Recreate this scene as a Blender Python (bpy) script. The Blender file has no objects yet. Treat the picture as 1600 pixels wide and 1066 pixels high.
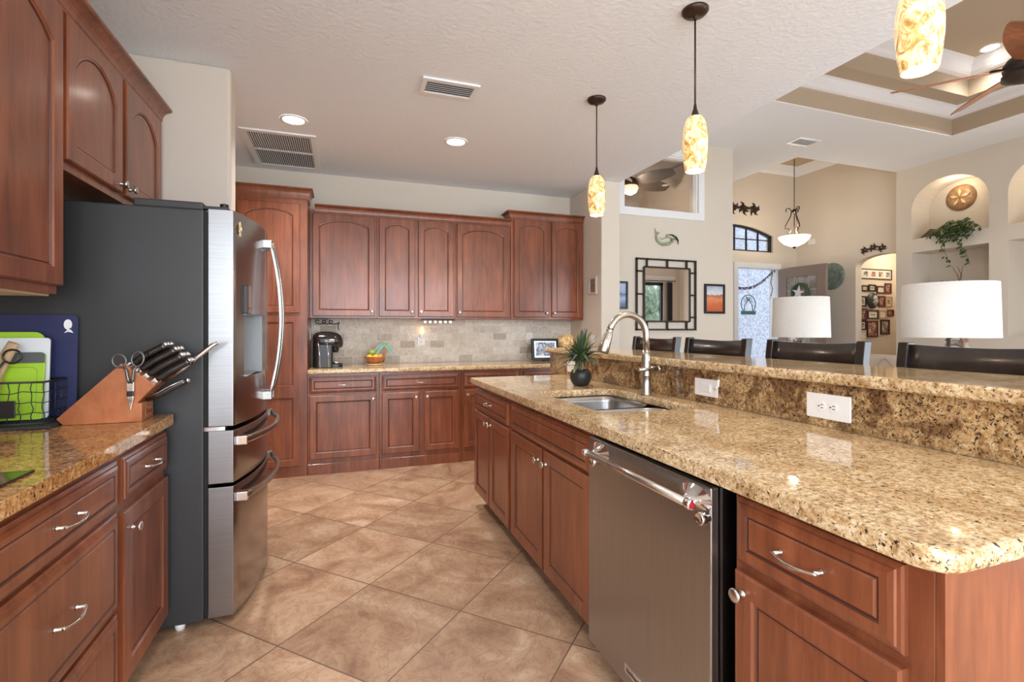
import bpy, bmesh, math, random
from mathutils import Vector, Matrix
random.seed(7)
R = math.radians
sc = bpy.context.scene
COL = sc.collection

# ------------------------------------------------------------------ camera
FPX = 766.0
YAW = math.atan2(800 - 533.6, FPX)
cam = bpy.data.cameras.new('camera'); co = bpy.data.objects.new('camera', cam); COL.objects.link(co)
cam.sensor_width = 36; cam.lens = FPX / 1600 * 36; cam.shift_y = -18 / 1600; cam.clip_start = .05
co.location = (0, 0, 1.26); co.rotation_euler = (R(90), 0, -YAW)
sc.camera = co
# ------------------------------------------------------------------ view / world
sc.view_settings.view_transform = 'Standard'; sc.view_settings.look = 'None'
sc.view_settings.gamma = 1; sc.view_settings.use_curve_mapping = False
sc.view_settings.exposure = 0.3
sc.cycles.use_denoising = True
sc.cycles.max_bounces = 8; sc.cycles.diffuse_bounces = 5; sc.cycles.glossy_bounces = 4
sc.cycles.sample_clamp_indirect = 6
w = bpy.data.worlds.new('World'); sc.world = w; w.use_nodes = True
bg = w.node_tree.nodes['Background']; bg.inputs[0].default_value = (.78, .88, 1, 1); bg.inputs[1].default_value = 2.2

def light(kind, name, loc, energy, color=(1, 1, 1), size=.1, sizey=None, rot=(0, 0, 0), spot=None, spread=None):
    L = bpy.data.lights.new(name, kind); L.energy = energy; L.color = color
    if kind == 'AREA':
        L.shape = 'RECTANGLE' if sizey else 'SQUARE'; L.size = size
        if sizey: L.size_y = sizey
        if spread: L.spread = spread
    else:
        L.shadow_soft_size = size
    if kind == 'SPOT': L.spot_size = spot; L.spot_blend = .8
    o = bpy.data.objects.new(name, L); COL.objects.link(o); o.location = loc; o.rotation_euler = rot
    return o
# daylight through the glazing of the breakfast end behind the camera, and the living room sliders
light('AREA', 'window_daylight', (1.2, -3.28, 1.35), 165, (.80, .90, 1), 3.6, 2.5, (R(90), 0, 0))
light('AREA', 'slider_daylight', (5.2, -.1, 1.2), 85, (.80, .90, 1), 2.7, 2.1, (R(90), 0, 0))
light('AREA', 'added_side_fill', (-1.5, -1.7, 1.75), 90, (.80, .90, 1), 1.9, 1.5, (R(90), 0, R(-90)))  # fill from an added side window, brightens the kitchen ceiling
light('SUN', 'sun', (0, 0, 9), 2.0, (1, .96, .9), .02, rot=(R(35), R(-20), R(30)))

# ------------------------------------------------------------------ materials
def newmat(name):
    m = bpy.data.materials.new(name); m.use_nodes = True
    nt = m.node_tree; b = nt.nodes['Principled BSDF']
    return m, nt, b
def mat(name, col, rough=.5, metal=0, emit=None, es=1, coat=0, bump=0, bscale=200, trans=0, alpha=1):
    m, nt, b = newmat(name)
    b.inputs['Base Color'].default_value = (*col, 1); b.inputs['Roughness'].default_value = rough
    b.inputs['Metallic'].default_value = metal; b.inputs['Coat Weight'].default_value = coat
    b.inputs['Coat Roughness'].default_value = .08
    b.inputs['Transmission Weight'].default_value = trans
    if emit: b.inputs['Emission Color'].default_value = (*emit, 1); b.inputs['Emission Strength'].default_value = es
    if True:
        N = nt.nodes; L = nt.links
        tc = N.new('ShaderNodeTexCoord'); n = N.new('ShaderNodeTexNoise'); n.inputs['Scale'].default_value = bscale
        n.inputs['Detail'].default_value = 4
        L.new(tc.outputs['Object'], n.inputs['Vector'])
        if bump:
            bp = N.new('ShaderNodeBump'); bp.inputs['Strength'].default_value = bump; bp.inputs['Distance'].default_value = .01
            L.new(n.outputs['Fac'], bp.inputs['Height']); L.new(bp.outputs[0], b.inputs['Normal'])
        else:
            n.inputs['Scale'].default_value = 6; n.inputs['Detail'].default_value = 1
            mr = N.new('ShaderNodeMapRange'); mr.inputs['To Min'].default_value = max(0, rough - .01); mr.inputs['To Max'].default_value = min(1, rough + .02)
            L.new(n.outputs['Fac'], mr.inputs['Value']); L.new(mr.outputs[0], b.inputs['Roughness'])
    return m
def ramp(nt, stops):
    r = nt.nodes.new('ShaderNodeValToRGB'); e = r.color_ramp.elements
    while len(e) < len(stops): e.new(.5)
    for el, (p, c) in zip(e, stops): el.position = p; el.color = (*c, 1) if len(c) == 3 else c
    return r
def coords(nt, scale=(1, 1, 1), rot=(0, 0, 0), loc=(0, 0, 0)):
    tc = nt.nodes.new('ShaderNodeTexCoord'); mp = nt.nodes.new('ShaderNodeMapping')
    mp.inputs['Scale'].default_value = scale; mp.inputs['Rotation'].default_value = rot; mp.inputs['Location'].default_value = loc
    nt.links.new(tc.outputs['Object'], mp.inputs[0]); return mp
def noise(nt, vec, scale, detail=5, rough=.6, dist=0):
    n = nt.nodes.new('ShaderNodeTexNoise'); n.inputs['Scale'].default_value = scale; n.inputs['Detail'].default_value = detail
    n.inputs['Roughness'].default_value = rough; n.inputs['Distortion'].default_value = dist
    nt.links.new(vec, n.inputs['Vector']); return n
def mix(nt, fac, a, b, mode='MIX'):
    m = nt.nodes.new('ShaderNodeMix'); m.data_type = 'RGBA'; m.blend_type = mode
    for s, v in ((m.inputs[0], fac), (m.inputs[6], a), (m.inputs[7], b)):
        if hasattr(v, 'links'): nt.links.new(v, s)
        else: s.default_value = v if isinstance(v, (int, float)) else (*v, 1)
    return m.outputs[2]
def wood(name, c0, c1, c2, rough=.32, coat=.35, grain=(9, 9, .9), s=3):
    m, nt, b = newmat(name)
    mp = coords(nt, grain); n1 = noise(nt, mp.outputs[0], s, 6, .6, .6)
    n2 = noise(nt, coords(nt, (1.3, 1.3, .8)).outputs[0], 3, 2, .5)
    n3 = noise(nt, coords(nt, (90, 90, 4)).outputs[0], 3, 3, .6)
    r = ramp(nt, [(.3, c0), (.52, c1), (.72, c2)]); nt.links.new(n1.outputs['Fac'], r.inputs[0])
    r2 = ramp(nt, [(.3, (.72, .72, .72)), (.7, (1.15, 1.12, 1.1))]); nt.links.new(n2.outputs['Fac'], r2.inputs[0])
    o = mix(nt, 1, r.outputs[0], r2.outputs[0], 'MULTIPLY')
    r3 = ramp(nt, [(.35, (.92, .91, .90)), (.6, (1, 1, 1))]); nt.links.new(n3.outputs['Fac'], r3.inputs[0])
    o = mix(nt, 1, o, r3.outputs[0], 'MULTIPLY')
    nt.links.new(o, b.inputs['Base Color'])
    b.inputs['Roughness'].default_value = rough; b.inputs['Coat Weight'].default_value = coat; b.inputs['Coat Roughness'].default_value = .15
    return m
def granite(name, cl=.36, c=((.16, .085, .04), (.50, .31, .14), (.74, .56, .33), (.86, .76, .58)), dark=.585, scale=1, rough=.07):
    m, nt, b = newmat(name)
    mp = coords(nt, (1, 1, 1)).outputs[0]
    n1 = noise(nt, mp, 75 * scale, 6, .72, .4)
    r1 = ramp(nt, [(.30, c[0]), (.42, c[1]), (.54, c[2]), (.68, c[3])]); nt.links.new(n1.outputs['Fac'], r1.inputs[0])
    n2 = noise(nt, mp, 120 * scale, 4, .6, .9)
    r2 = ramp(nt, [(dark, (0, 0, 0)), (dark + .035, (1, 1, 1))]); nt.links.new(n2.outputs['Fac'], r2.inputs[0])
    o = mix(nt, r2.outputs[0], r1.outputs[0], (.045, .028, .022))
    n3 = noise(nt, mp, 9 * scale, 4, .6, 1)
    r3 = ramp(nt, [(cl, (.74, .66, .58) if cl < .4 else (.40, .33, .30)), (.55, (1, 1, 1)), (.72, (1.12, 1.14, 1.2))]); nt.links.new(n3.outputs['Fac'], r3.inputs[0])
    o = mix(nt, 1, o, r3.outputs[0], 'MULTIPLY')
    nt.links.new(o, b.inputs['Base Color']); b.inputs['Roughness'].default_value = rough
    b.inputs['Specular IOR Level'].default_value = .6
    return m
def brushed(name, col, rough=.3, stretch=(2, 2, 220)):
    m, nt, b = newmat(name)
    n = noise(nt, coords(nt, stretch).outputs[0], 2, 3, .6)
    r = ramp(nt, [(.3, tuple(x * .86 for x in col)), (.7, col)]); nt.links.new(n.outputs['Fac'], r.inputs[0])
    nt.links.new(r.outputs[0], b.inputs['Base Color'])
    b.inputs['Metallic'].default_value = 1; b.inputs['Roughness'].default_value = rough
    b.inputs['Anisotropic'].default_value = .4
    return m

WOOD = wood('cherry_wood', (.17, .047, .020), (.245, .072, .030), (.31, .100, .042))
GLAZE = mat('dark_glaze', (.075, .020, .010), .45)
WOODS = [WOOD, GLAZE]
CREAMWOOD = mat('light_interior_wood', (.62, .45, .28), .5)
GRANITE = granite('gold_granite')
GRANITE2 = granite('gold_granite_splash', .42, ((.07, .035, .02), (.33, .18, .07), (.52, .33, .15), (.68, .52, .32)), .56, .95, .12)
GRANITE3 = granite('amber_granite', .36, ((.10, .045, .02), (.36, .17, .06), (.58, .32, .12), (.70, .50, .28)), .58)
STEEL = brushed('brushed_steel', (.46, .45, .44), .27)
FSTEEL = brushed('dark_stainless', (.42, .39, .385), .22, (2, 220, 2))
FSIDE2 = brushed('door_side_steel', (.36, .36, .37), .3, (2, 2, 160))
DWSTEEL = brushed('dishwasher_steel', (.44, .43, .42), .30, (2, 220, 2))
NICKEL = mat('satin_nickel', (.66, .63, .59), .27, 1)
CHROME = mat('chrome', (.86, .86, .87), .08, 1)
FAUCETM = mat('brushed_nickel', (.52, .48, .43), .27, 1)
BLACK = mat('black_plastic', (.012, .012, .013), .3)
BLACKG = mat('gloss_black', (.012, .010, .010), .08, coat=.5)
GAP = mat('black_gasket', (.006, .006, .006), .7)
FSIDE = mat('charcoal_fridge_side', (.033, .033, .034), .42, 0, bump=.08, bscale=420)
WALL = mat('beige_wall_paint', (.70, .625, .53), .85, bump=.10, bscale=55)
WALLK = mat('warm_beige_wall_paint', (.66, .58, .50), .85, bump=.12, bscale=55)
TAN = mat('tan_tray_paint', (.50, .40, .29), .85, bump=.08, bscale=60)
CEIL = mat('white_knockdown_ceiling', (.86, .89, .93), .9, bump=.4, bscale=38)
CEIL2 = mat('white_ceiling_paint', (.86, .88, .90), .9, bump=.1, bscale=40)
WHITE = mat('white_trim_paint', (.86, .86, .87), .4)
PLATE = mat('white_plastic', (.88, .86, .84), .3)
BRONZE = mat('oiled_bronze', (.055, .032, .022), .35, .6)
IRON = mat('dark_wrought_iron', (.05, .035, .028), .5, .5)
DARKWOOD = wood('espresso_wood', (.012, .008, .006), (.020, .013, .010), (.032, .022, .017), .3, .3)
GLOW = mat('lamp_glow', (1, 1, 1), .5, emit=(1, .93, .82), es=9)
FANWOOD = wood('fan_blade_wood', (.30, .10, .04), (.42, .15, .06), (.5, .2, .09), .4, .2)
LEAF = mat('dark_green_leaf', (.06, .10, .035), .5)
LEAF2 = mat('yellow_green_leaf', (.22, .21, .06), .5)
LEAF3 = mat('blue_green_leaf', (.05, .10, .075), .5)

def floor_mat():
    m, nt, b = newmat('travertine_floor_tile')
    L = nt.links; N = nt.nodes
    mp = coords(nt, (1, 1, 1), (0, 0, R(45)), (0, 0, 0))
    # bring a tile corner to the world point (.131, 2.519)
    a = R(45); x, y = .131, 2.519
    rx, ry = x * math.cos(a) - y * math.sin(a), x * math.sin(a) + y * math.cos(a)
    mp.inputs['Location'].default_value = (-rx, -ry, 0)
    br = N.new('ShaderNodeTexBrick'); br.offset = 0; br.squash = 1
    br.inputs['Scale'].default_value = 1; br.inputs['Brick Width'].default_value = .525; br.inputs['Row Height'].default_value = .525
    br.inputs['Mortar Size'].default_value = .0034; br.inputs['Mortar Smooth'].default_value = .2; br.inputs['Bias'].default_value = 0
    br.inputs['Color1'].default_value = (0, 0, 0, 1); br.inputs['Color2'].default_value = (1, 1, 1, 1); br.inputs['Mortar'].default_value = (.5, .5, .5, 1)
    L.new(mp.outputs[0], br.inputs['Vector'])
    sc_ = N.new('ShaderNodeVectorMath'); sc_.operation = 'SCALE'; sc_.inputs['Scale'].default_value = 17
    L.new(br.outputs['Color'], sc_.inputs[0])
    ad = N.new('ShaderNodeVectorMath'); ad.operation = 'ADD'; L.new(mp.outputs[0], ad.inputs[0]); L.new(sc_.outputs[0], ad.inputs[1])
    n1 = noise(nt, ad.outputs[0], 2.6, 9, .62, 1.6)
    r1 = ramp(nt, [(.30, (.30, .165, .10)), (.44, (.44, .27, .165)), (.56, (.53, .35, .225)), (.70, (.64, .47, .325))]); L.new(n1.outputs['Fac'], r1.inputs[0])
    n2 = noise(nt, ad.outputs[0], 7, 8, .65, 2.5)
    r2 = ramp(nt, [(.455, (1, 1, 1)), (.495, (.70, .60, .54)), (.53, (1, 1, 1))]); L.new(n2.outputs['Fac'], r2.inputs[0])
    o = mix(nt, .75, r1.outputs[0], r2.outputs[0], 'MULTIPLY')
    r4 = ramp(nt, [(0, (.86, .85, .84)), (1, (1.12, 1.12, 1.12))]); L.new(br.outputs['Color'], r4.inputs[0])
    o = mix(nt, 1, o, r4.outputs[0], 'MULTIPLY')
    o = mix(nt, br.outputs['Fac'], o, (.17, .10, .065))
    L.new(o, b.inputs['Base Color'])
    r3 = ramp(nt, [(.3, (.34, .34, .34)), (.7, (.5, .5, .5))]); L.new(n1.outputs['Fac'], r3.inputs[0]); L.new(r3.outputs[0], b.inputs['Roughness'])
    bp = N.new('ShaderNodeBump'); bp.inputs['Strength'].default_value = .5; bp.inputs['Distance'].default_value = .004; bp.invert = True
    L.new(br.outputs['Fac'], bp.inputs['Height']); L.new(bp.outputs[0], b.inputs['Normal'])
    return m
FLOOR = floor_mat()
def splash_mat():
    m, nt, b = newmat('tumbled_stone_tile')
    L = nt.links; N = nt.nodes
    tc = N.new('ShaderNodeTexCoord'); sp = N.new('ShaderNodeSeparateXYZ'); cb = N.new('ShaderNodeCombineXYZ')
    L.new(tc.outputs['Object'], sp.inputs[0]); L.new(sp.outputs[0], cb.inputs[0]); L.new(sp.outputs[2], cb.inputs[1])
    br = N.new('ShaderNodeTexBrick'); br.offset = .5
    br.inputs['Scale'].default_value = 1; br.inputs['Brick Width'].default_value = .154; br.inputs['Row Height'].default_value = .0765
    br.inputs['Mortar Size'].default_value = .0028; br.inputs['Mortar Smooth'].default_value = .3
    br.inputs['Color1'].default_value = (0, 0, 0, 1); br.inputs['Color2'].default_value = (1, 1, 1, 1)
    L.new(cb.outputs[0], br.inputs['Vector'])
    sc_ = N.new('ShaderNodeVectorMath'); sc_.operation = 'SCALE'; sc_.inputs['Scale'].default_value = 9; L.new(br.outputs['Color'], sc_.inputs[0])
    ad = N.new('ShaderNodeVectorMath'); ad.operation = 'ADD'; L.new(cb.outputs[0], ad.inputs[0]); L.new(sc_.outputs[0], ad.inputs[1])
    n1 = noise(nt, ad.outputs[0], 22, 6, .65, 1)
    rt = ramp(nt, [(0, (.50, .43, .35)), (.22, (.68, .61, .52)), (.6, (.76, .70, .61)), (1, (.83, .78, .70))]); L.new(br.outputs['Color'], rt.inputs[0])
    r1 = ramp(nt, [(.3, (.78, .74, .70)), (.6, (1.05, 1.05, 1.05))]); L.new(n1.outputs['Fac'], r1.inputs[0])
    o = mix(nt, 1, rt.outputs[0], r1.outputs[0], 'MULTIPLY')
    o = mix(nt, br.outputs['Fac'], o, (.82, .77, .69))
    L.new(o, b.inputs['Base Color']); b.inputs['Roughness'].default_value = .55
    bp = N.new('ShaderNodeBump'); bp.inputs['Strength'].default_value = .6; bp.inputs['Distance'].default_value = .004; bp.invert = True
    L.new(br.outputs['Fac'], bp.inputs['Height']); L.new(bp.outputs[0], b.inputs['Normal'])
    return m
SPLASH = splash_mat()
def art(name, stops, scale=8, stretch=(1, 1, 1), rough=.3, dist=1):
    m, nt, b = newmat(name)
    n = noise(nt, coords(nt, stretch).outputs[0], scale, 5, .6, dist)
    r = ramp(nt, stops); nt.links.new(n.outputs['Fac'], r.inputs[0]); nt.links.new(r.outputs[0], b.inputs['Base Color'])
    b.inputs['Roughness'].default_value = rough; return m
def hart(name, z0, z1, stops, amp=.25, scale=9):
    # bands by height with wavy edges, for landscape prints
    m, nt, b = newmat(name); N = nt.nodes; L = nt.links
    tc = N.new('ShaderNodeTexCoord'); sp = N.new('ShaderNodeSeparateXYZ'); L.new(tc.outputs['Object'], sp.inputs[0])
    mr = N.new('ShaderNodeMapRange'); mr.inputs['From Min'].default_value = z0; mr.inputs['From Max'].default_value = z1; L.new(sp.outputs[2], mr.inputs['Value'])
    n = noise(nt, tc.outputs['Object'], scale, 4, .6, .5)
    ma = N.new('ShaderNodeMath'); ma.operation = 'MULTIPLY_ADD'; L.new(n.outputs['Fac'], ma.inputs[0]); ma.inputs[1].default_value = amp; ma.inputs[2].default_value = -amp / 2
    s = N.new('ShaderNodeMath'); s.operation = 'ADD'; L.new(mr.outputs[0], s.inputs[0]); L.new(ma.outputs[0], s.inputs[1])
    r = ramp(nt, stops); L.new(s.outputs[0], r.inputs[0]); L.new(r.outputs[0], b.inputs['Base Color']); b.inputs['Roughness'].default_value = .25
    return m
def shade_glass(name, es=2.2, stops=None):
    m, nt, b = newmat(name)
    n = noise(nt, coords(nt, (1, 1, .7)).outputs[0], 17, 6, .65, 2.2)
    r = ramp(nt, stops or [(.30, (.55, .27, .07)), (.42, (.85, .58, .25)), (.50, (1, .83, .53)), (.62, (1, .92, .72))]); nt.links.new(n.outputs['Fac'], r.inputs[0])
    nt.links.new(r.outputs[0], b.inputs['Base Color']); nt.links.new(r.outputs[0], b.inputs['Emission Color'])
    b.inputs['Emission Strength'].default_value = es; b.inputs['Roughness'].default_value = .15
    return m
ART_GLASS = shade_glass('amber_art_glass', .38, [(.34, (.30, .12, .025)), (.43, (.72, .42, .13)), (.50, (1, .76, .40)), (.62, (1, .90, .62))])
ALAB = shade_glass('alabaster_glass', 1.1, [(.3, (1, .80, .52)), (.7, (1, .93, .78))])
MIRROR = mat('mirror_silver', (.93, .93, .93), .01, 1)
def glass(name, tint=(1, 1, 1), rough=.0):
    m, nt, b = newmat(name); N = nt.nodes; L = nt.links
    g = N.new('ShaderNodeBsdfGlossy'); g.inputs['Roughness'].default_value = .02
    t = N.new('ShaderNodeBsdfTransparent'); t.inputs[0].default_value = (*tint, 1)
    lw = N.new('ShaderNodeLayerWeight'); lw.inputs[0].default_value = .5; pw = N.new('ShaderNodeMath'); pw.operation = 'POWER'; pw.inputs[1].default_value = 4; L.new(lw.outputs['Facing'], pw.inputs[0])
    fr = N.new('ShaderNodeMath'); fr.operation = 'MULTIPLY_ADD'; fr.inputs[1].default_value = .6; fr.inputs[2].default_value = .04; L.new(pw.outputs[0], fr.inputs[0])
    mx = N.new('ShaderNodeMixShader'); L.new(fr.outputs[0], mx.inputs[0]); L.new(t.outputs[0], mx.inputs[1]); L.new(g.outputs[0], mx.inputs[2])
    L.new(mx.outputs[0], N['Material Output'].inputs[0]); return m
GLASS = glass('window_glass'); TINT = glass('tinted_glass', (.55, .52, .50))

# ------------------------------------------------------------------ mesh builder
class MB:
    def __init__(s, T=None): s.bm = bmesh.new(); s.T = T or Matrix(); s.mi = 0
    def v(s, p): return s.bm.verts.new(s.T @ Vector(p))
    def f(s, vs, smooth=False):
        try: f = s.bm.faces.new(vs)
        except ValueError: return
        f.material_index = s.mi; f.smooth = smooth; return f
    def box(s, x0, x1, y0, y1, z0, z1):
        c = [s.v((x, y, z)) for z in (z0, z1) for x, y in ((x0, y0), (x1, y0), (x1, y1), (x0, y1))]
        for i in ((0, 3, 2, 1), (4, 5, 6, 7), (0, 1, 5, 4), (1, 2, 6, 5), (2, 3, 7, 6), (3, 0, 4, 7)): s.f([c[k] for k in i])
        return s
    def prism(s, pts, ax, a0, a1):
        # ax: axis of extrusion, pts in the two remaining axes in xyz order
        def P(p, a): return {'x': (a, p[0], p[1]), 'y': (p[0], a, p[1]), 'z': (p[0], p[1], a)}[ax]
        A = [s.v(P(p, a0)) for p in pts]; B = [s.v(P(p, a1)) for p in pts]; n = len(pts)
        s.f(A[::-1]); s.f(B)
        for i in range(n): s.f([A[i], A[(i + 1) % n], B[(i + 1) % n], B[i]])
        return s
    def lathe(s, prof, c=(0, 0, 0), axis=(0, 0, 1), seg=24, cap=True, sx=1, sy=1):
        q = Vector((0, 0, 1)).rotation_difference(Vector(axis).normalized()); c = Vector(c); rings = []
        for r, z in prof:
            rings.append([s.v(c + q @ Vector((r * sx * math.cos(2 * math.pi * i / seg), r * sy * math.sin(2 * math.pi * i / seg), z))) for i in range(seg)])
        for a, b in zip(rings, rings[1:]):
            for i in range(seg): s.f([a[i], a[(i + 1) % seg], b[(i + 1) % seg], b[i]], True)
        if cap:
            if prof[0][0] > 1e-5: s.f(rings[0][::-1])
            if prof[-1][0] > 1e-5: s.f(rings[-1])
        return s
    def cyl(s, p0, p1, r, r1=None, seg=16):
        p0 = Vector(p0); p1 = Vector(p1); d = p1 - p0
        return s.lathe([(r, 0), (r if r1 is None else r1, d.length)], p0, d, seg)
    def tube(s, pts, r, seg=8, closed=False, flat=1):
        pts = [Vector(p) for p in pts]; n = len(pts); rings = []; up = None
        rr = r if isinstance(r, (list, tuple)) else [r] * n
        for i, p in enumerate(pts):
            a = pts[i - 1] if (i or closed) else p; b = pts[(i + 1) % n] if (i < n - 1 or closed) else p
            t = (b - a).normalized()
            if up is None:
                up = Vector((0, 0, 1)) if abs(t.z) < .9 else Vector((1, 0, 0))
            u = (up - t * up.dot(t)).normalized(); v = t.cross(u); up = u
            rings.append([s.v(p + (u * math.cos(2 * math.pi * k / seg) + v * math.sin(2 * math.pi * k / seg) * flat) * rr[i]) for k in range(seg)])
        pr = list(zip(rings, rings[1:])) + ([(rings[-1], rings[0])] if closed else [])
        for a, b in pr:
            for k in range(seg): s.f([a[k], a[(k + 1) % seg], b[(k + 1) % seg], b[k]], True)
        if not closed: s.f(rings[0][::-1]); s.f(rings[-1])
        return s
    def ball(s, c, r, sc_=(1, 1, 1), seg=16, rings=10):
        T = s.T; s.T = T @ Matrix.Translation(c) @ Matrix.Diagonal((*sc_, 1))
        s.lathe([(r * math.sin(math.pi * i / rings) + 1e-6, -r * math.cos(math.pi * i / rings)) for i in range(rings + 1)], seg=seg, cap=False)
        s.T = T; return s
    def strip(s, pts, wid, nrm=(0, 0, 1)):
        # tapering leaf ribbon, folded slightly along its middle
        pts = [Vector(p) for p in pts]; n = len(pts); L = []; Rr = []; Mm = []
        for i, p in enumerate(pts):
            t = (pts[min(i + 1, n - 1)] - pts[max(i - 1, 0)]).normalized(); sd = t.cross(Vector(nrm))
            if sd.length < 1e-3: sd = Vector((1, 0, 0))
            sd.normalize(); k = wid * math.sin(math.pi * min(.97, (i + .6) / n)) ** .7
            up = sd.cross(t)
            L.append(s.v(p + sd * k + up * k * .3)); Rr.append(s.v(p - sd * k + up * k * .3)); Mm.append(s.v(p))
        for i in range(n - 1):
            s.f([L[i], Mm[i], Mm[i + 1], L[i + 1]], True); s.f([Mm[i], Rr[i], Rr[i + 1], Mm[i + 1]], True)
        return s
    def build(s, name, m, parent=None, bev=0, seg=2, org=None, **tags):
        me = bpy.data.meshes.new(name)
        bmesh.ops.remove_doubles(s.bm, verts=s.bm.verts, dist=1e-6)
        bmesh.ops.recalc_face_normals(s.bm, faces=s.bm.faces)
        if parent is not None: o = ORG[parent.name]
        elif org is not None: o = Vector(org)
        else: o = Vector((0, 0, 0))
        for vv in s.bm.verts: vv.co -= o
        s.bm.to_mesh(me); s.bm.free()
        for mm in (m if isinstance(m, (list, tuple)) else [m]): me.materials.append(mm)
        ob = bpy.data.objects.new(name, me); COL.objects.link(ob)
        if parent is not None: ob.parent = parent; ORG[ob.name] = o
        else: ob.location = o; ORG[ob.name] = o
        if bev:
            b = ob.modifiers.new('bevel', 'BEVEL'); b.width = bev; b.segments = seg; b.limit_method = 'ANGLE'; b.angle_limit = R(40)
        for k, v in tags.items(): ob[k] = v
        return ob
ORG = {}
def thing(name, label, cat, loc, group=None):
    o = bpy.data.objects.new(name, None); COL.objects.link(o); o.location = loc; o.empty_display_size = .05
    o['label'] = label; o['category'] = cat
    if group: o['group'] = group
    ORG[o.name] = Vector(loc); return o
def tag(o, label, cat, group=None):
    o['label'] = label; o['category'] = cat
    if group: o['group'] = group
    return o
def struct(name, mb, m, **k):
    o = mb.build(name, m, **k); o['kind'] = 'structure'; return o
def copy_tree(o, parent=None):
    c = o.copy(); COL.objects.link(c); ORG[c.name] = ORG[o.name]
    if parent is not None: c.parent = parent
    for ch in list(o.children): copy_tree(ch, c)
    return c
def frameT(O, U, N):
    U = Vector(U); N = Vector(N); Z = Vector((0, 0, 1))
    return Matrix(((U.x, Z.x, N.x, O[0]), (U.y, Z.y, N.y, O[1]), (U.z, Z.z, N.z, O[2]), (0, 0, 0, 1)))   # local (a, b, c) -> along, up, outward

# ------------------------------------------------------------------ cabinet pieces
NA = 14
def outline(x0, y0, x1, y1, ins, rise):
    x0 += ins; x1 -= ins; y0 += ins; y1 -= ins
    pts = [(x0, y0), ((x0 + x1) / 2, y0), (x1, y0)]
    for i in range(NA + 1):
        s_ = 1 - 2 * i / NA; x = (x0 + x1) / 2 + s_ * (x1 - x0) / 2
        k = .82; dd = (1 - math.sqrt(1 - k * s_ * s_)) / (1 - math.sqrt(1 - k))
        pts.append((x, y1 - rise * dd))
    return pts
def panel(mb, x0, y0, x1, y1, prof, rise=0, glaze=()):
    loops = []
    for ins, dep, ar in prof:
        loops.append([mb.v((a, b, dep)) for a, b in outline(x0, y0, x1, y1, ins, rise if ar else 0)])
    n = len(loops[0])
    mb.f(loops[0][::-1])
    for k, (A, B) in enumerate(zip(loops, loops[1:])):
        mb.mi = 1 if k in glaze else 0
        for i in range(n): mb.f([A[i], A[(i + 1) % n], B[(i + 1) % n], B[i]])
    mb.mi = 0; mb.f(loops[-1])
T_ = .021
def doorprof(st=.052): return [(0, 0, 0), (0, T_ - .005, 0), (.005, T_, 0), (st, T_, 1), (st + .004, T_ - .005, 1), (st + .008, T_ - .006, 1), (st + .0105, T_ - .0105, 1), (st + .014, T_ - .0095, 1)]
DRAWPROF = [(0, 0, 0), (0, T_ - .010, 0), (.004, T_ - .007, 0), (.010, T_ - .006, 0), (.012, T_ - .002, 0), (.022, T_, 0), (.036, T_, 0), (.039, T_ - .004, 0), (.042, T_ - .004, 0), (.046, T_, 0)]
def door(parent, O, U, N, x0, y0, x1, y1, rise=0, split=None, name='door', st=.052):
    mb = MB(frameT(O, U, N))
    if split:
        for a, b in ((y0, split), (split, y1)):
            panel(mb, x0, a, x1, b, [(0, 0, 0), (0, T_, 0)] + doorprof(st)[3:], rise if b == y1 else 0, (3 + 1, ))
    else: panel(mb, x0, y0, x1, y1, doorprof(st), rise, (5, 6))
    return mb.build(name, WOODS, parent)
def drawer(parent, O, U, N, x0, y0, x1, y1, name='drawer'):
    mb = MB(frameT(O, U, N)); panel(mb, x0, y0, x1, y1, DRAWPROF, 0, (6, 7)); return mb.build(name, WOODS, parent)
KPROF = [(.0085, 0), (.0085, .002), (.0055, .004), (.005, .013), (.0075, .016), (.0145, .019), (.0155, .022), (.0145, .0255), (.008, .0275), (0.0001, .028)]
def knob(parent, O, U, N, a, b, s=1.0):
    T = frameT(O, U, N); mb = MB(); p = T @ Vector((a, b, T_))
    mb.lathe([(r * s, z * s) for r, z in KPROF], p, N, 16); return mb.build('knob', NICKEL, parent)
def pull(parent, O, U, N, a, b, L=.10):
    T = frameT(O, U, N); mb = MB(T)
    for s in (-1, 1):
        mb.lathe([(.0065, 0), (.0065, .003), (.0042, .006), (.0042, .022)], (a + s * L / 2, b, T_), (0, 0, 1), 12)
    pts = []; rr = []
    for i in range(17):
        t = i / 16; x = a - L / 2 - .006 + t * (L + .012); pts.append((x, b - .004 * math.sin(math.pi * t), T_ + .020 + .012 * math.sin(math.pi * t)))
        rr.append(.0032 + .0022 * math.exp(-((t - .5) / .14) ** 2) + .0014 * (math.exp(-((t - .33) / .02) ** 2) + math.exp(-((t - .67) / .02) ** 2)))
    mb.tube(pts, rr, 8); return mb.build('handle', NICKEL, parent)
def crown(mb, path, z0, h, out):
    # cove crown swept along a path of (x, y, nx, ny) with outward offsets already mitred
    prof = [(.001, 0), (.006, 0), (.008, .006), (.012, .010)] + [(.012 + (out - .02) * (1 - math.cos(R(a))), .010 + (h - .026) * math.sin(R(a))) for a in (20, 40, 60, 80)] + [(out - .006, h - .014), (out, h - .010), (out, h), (.0006, h), (.0006, 0)]
    rows = [[mb.v((x + nx * o, y + ny * o, z0 + z)) for o, z in prof] for x, y, nx, ny in path]
    for A, B in zip(rows, rows[1:]):
        for i in range(len(prof)): mb.f([A[i], A[(i + 1) % len(prof)], B[(i + 1) % len(prof)], B[i]])
    mb.f(rows[0]); mb.f(rows[-1][::-1])
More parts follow.
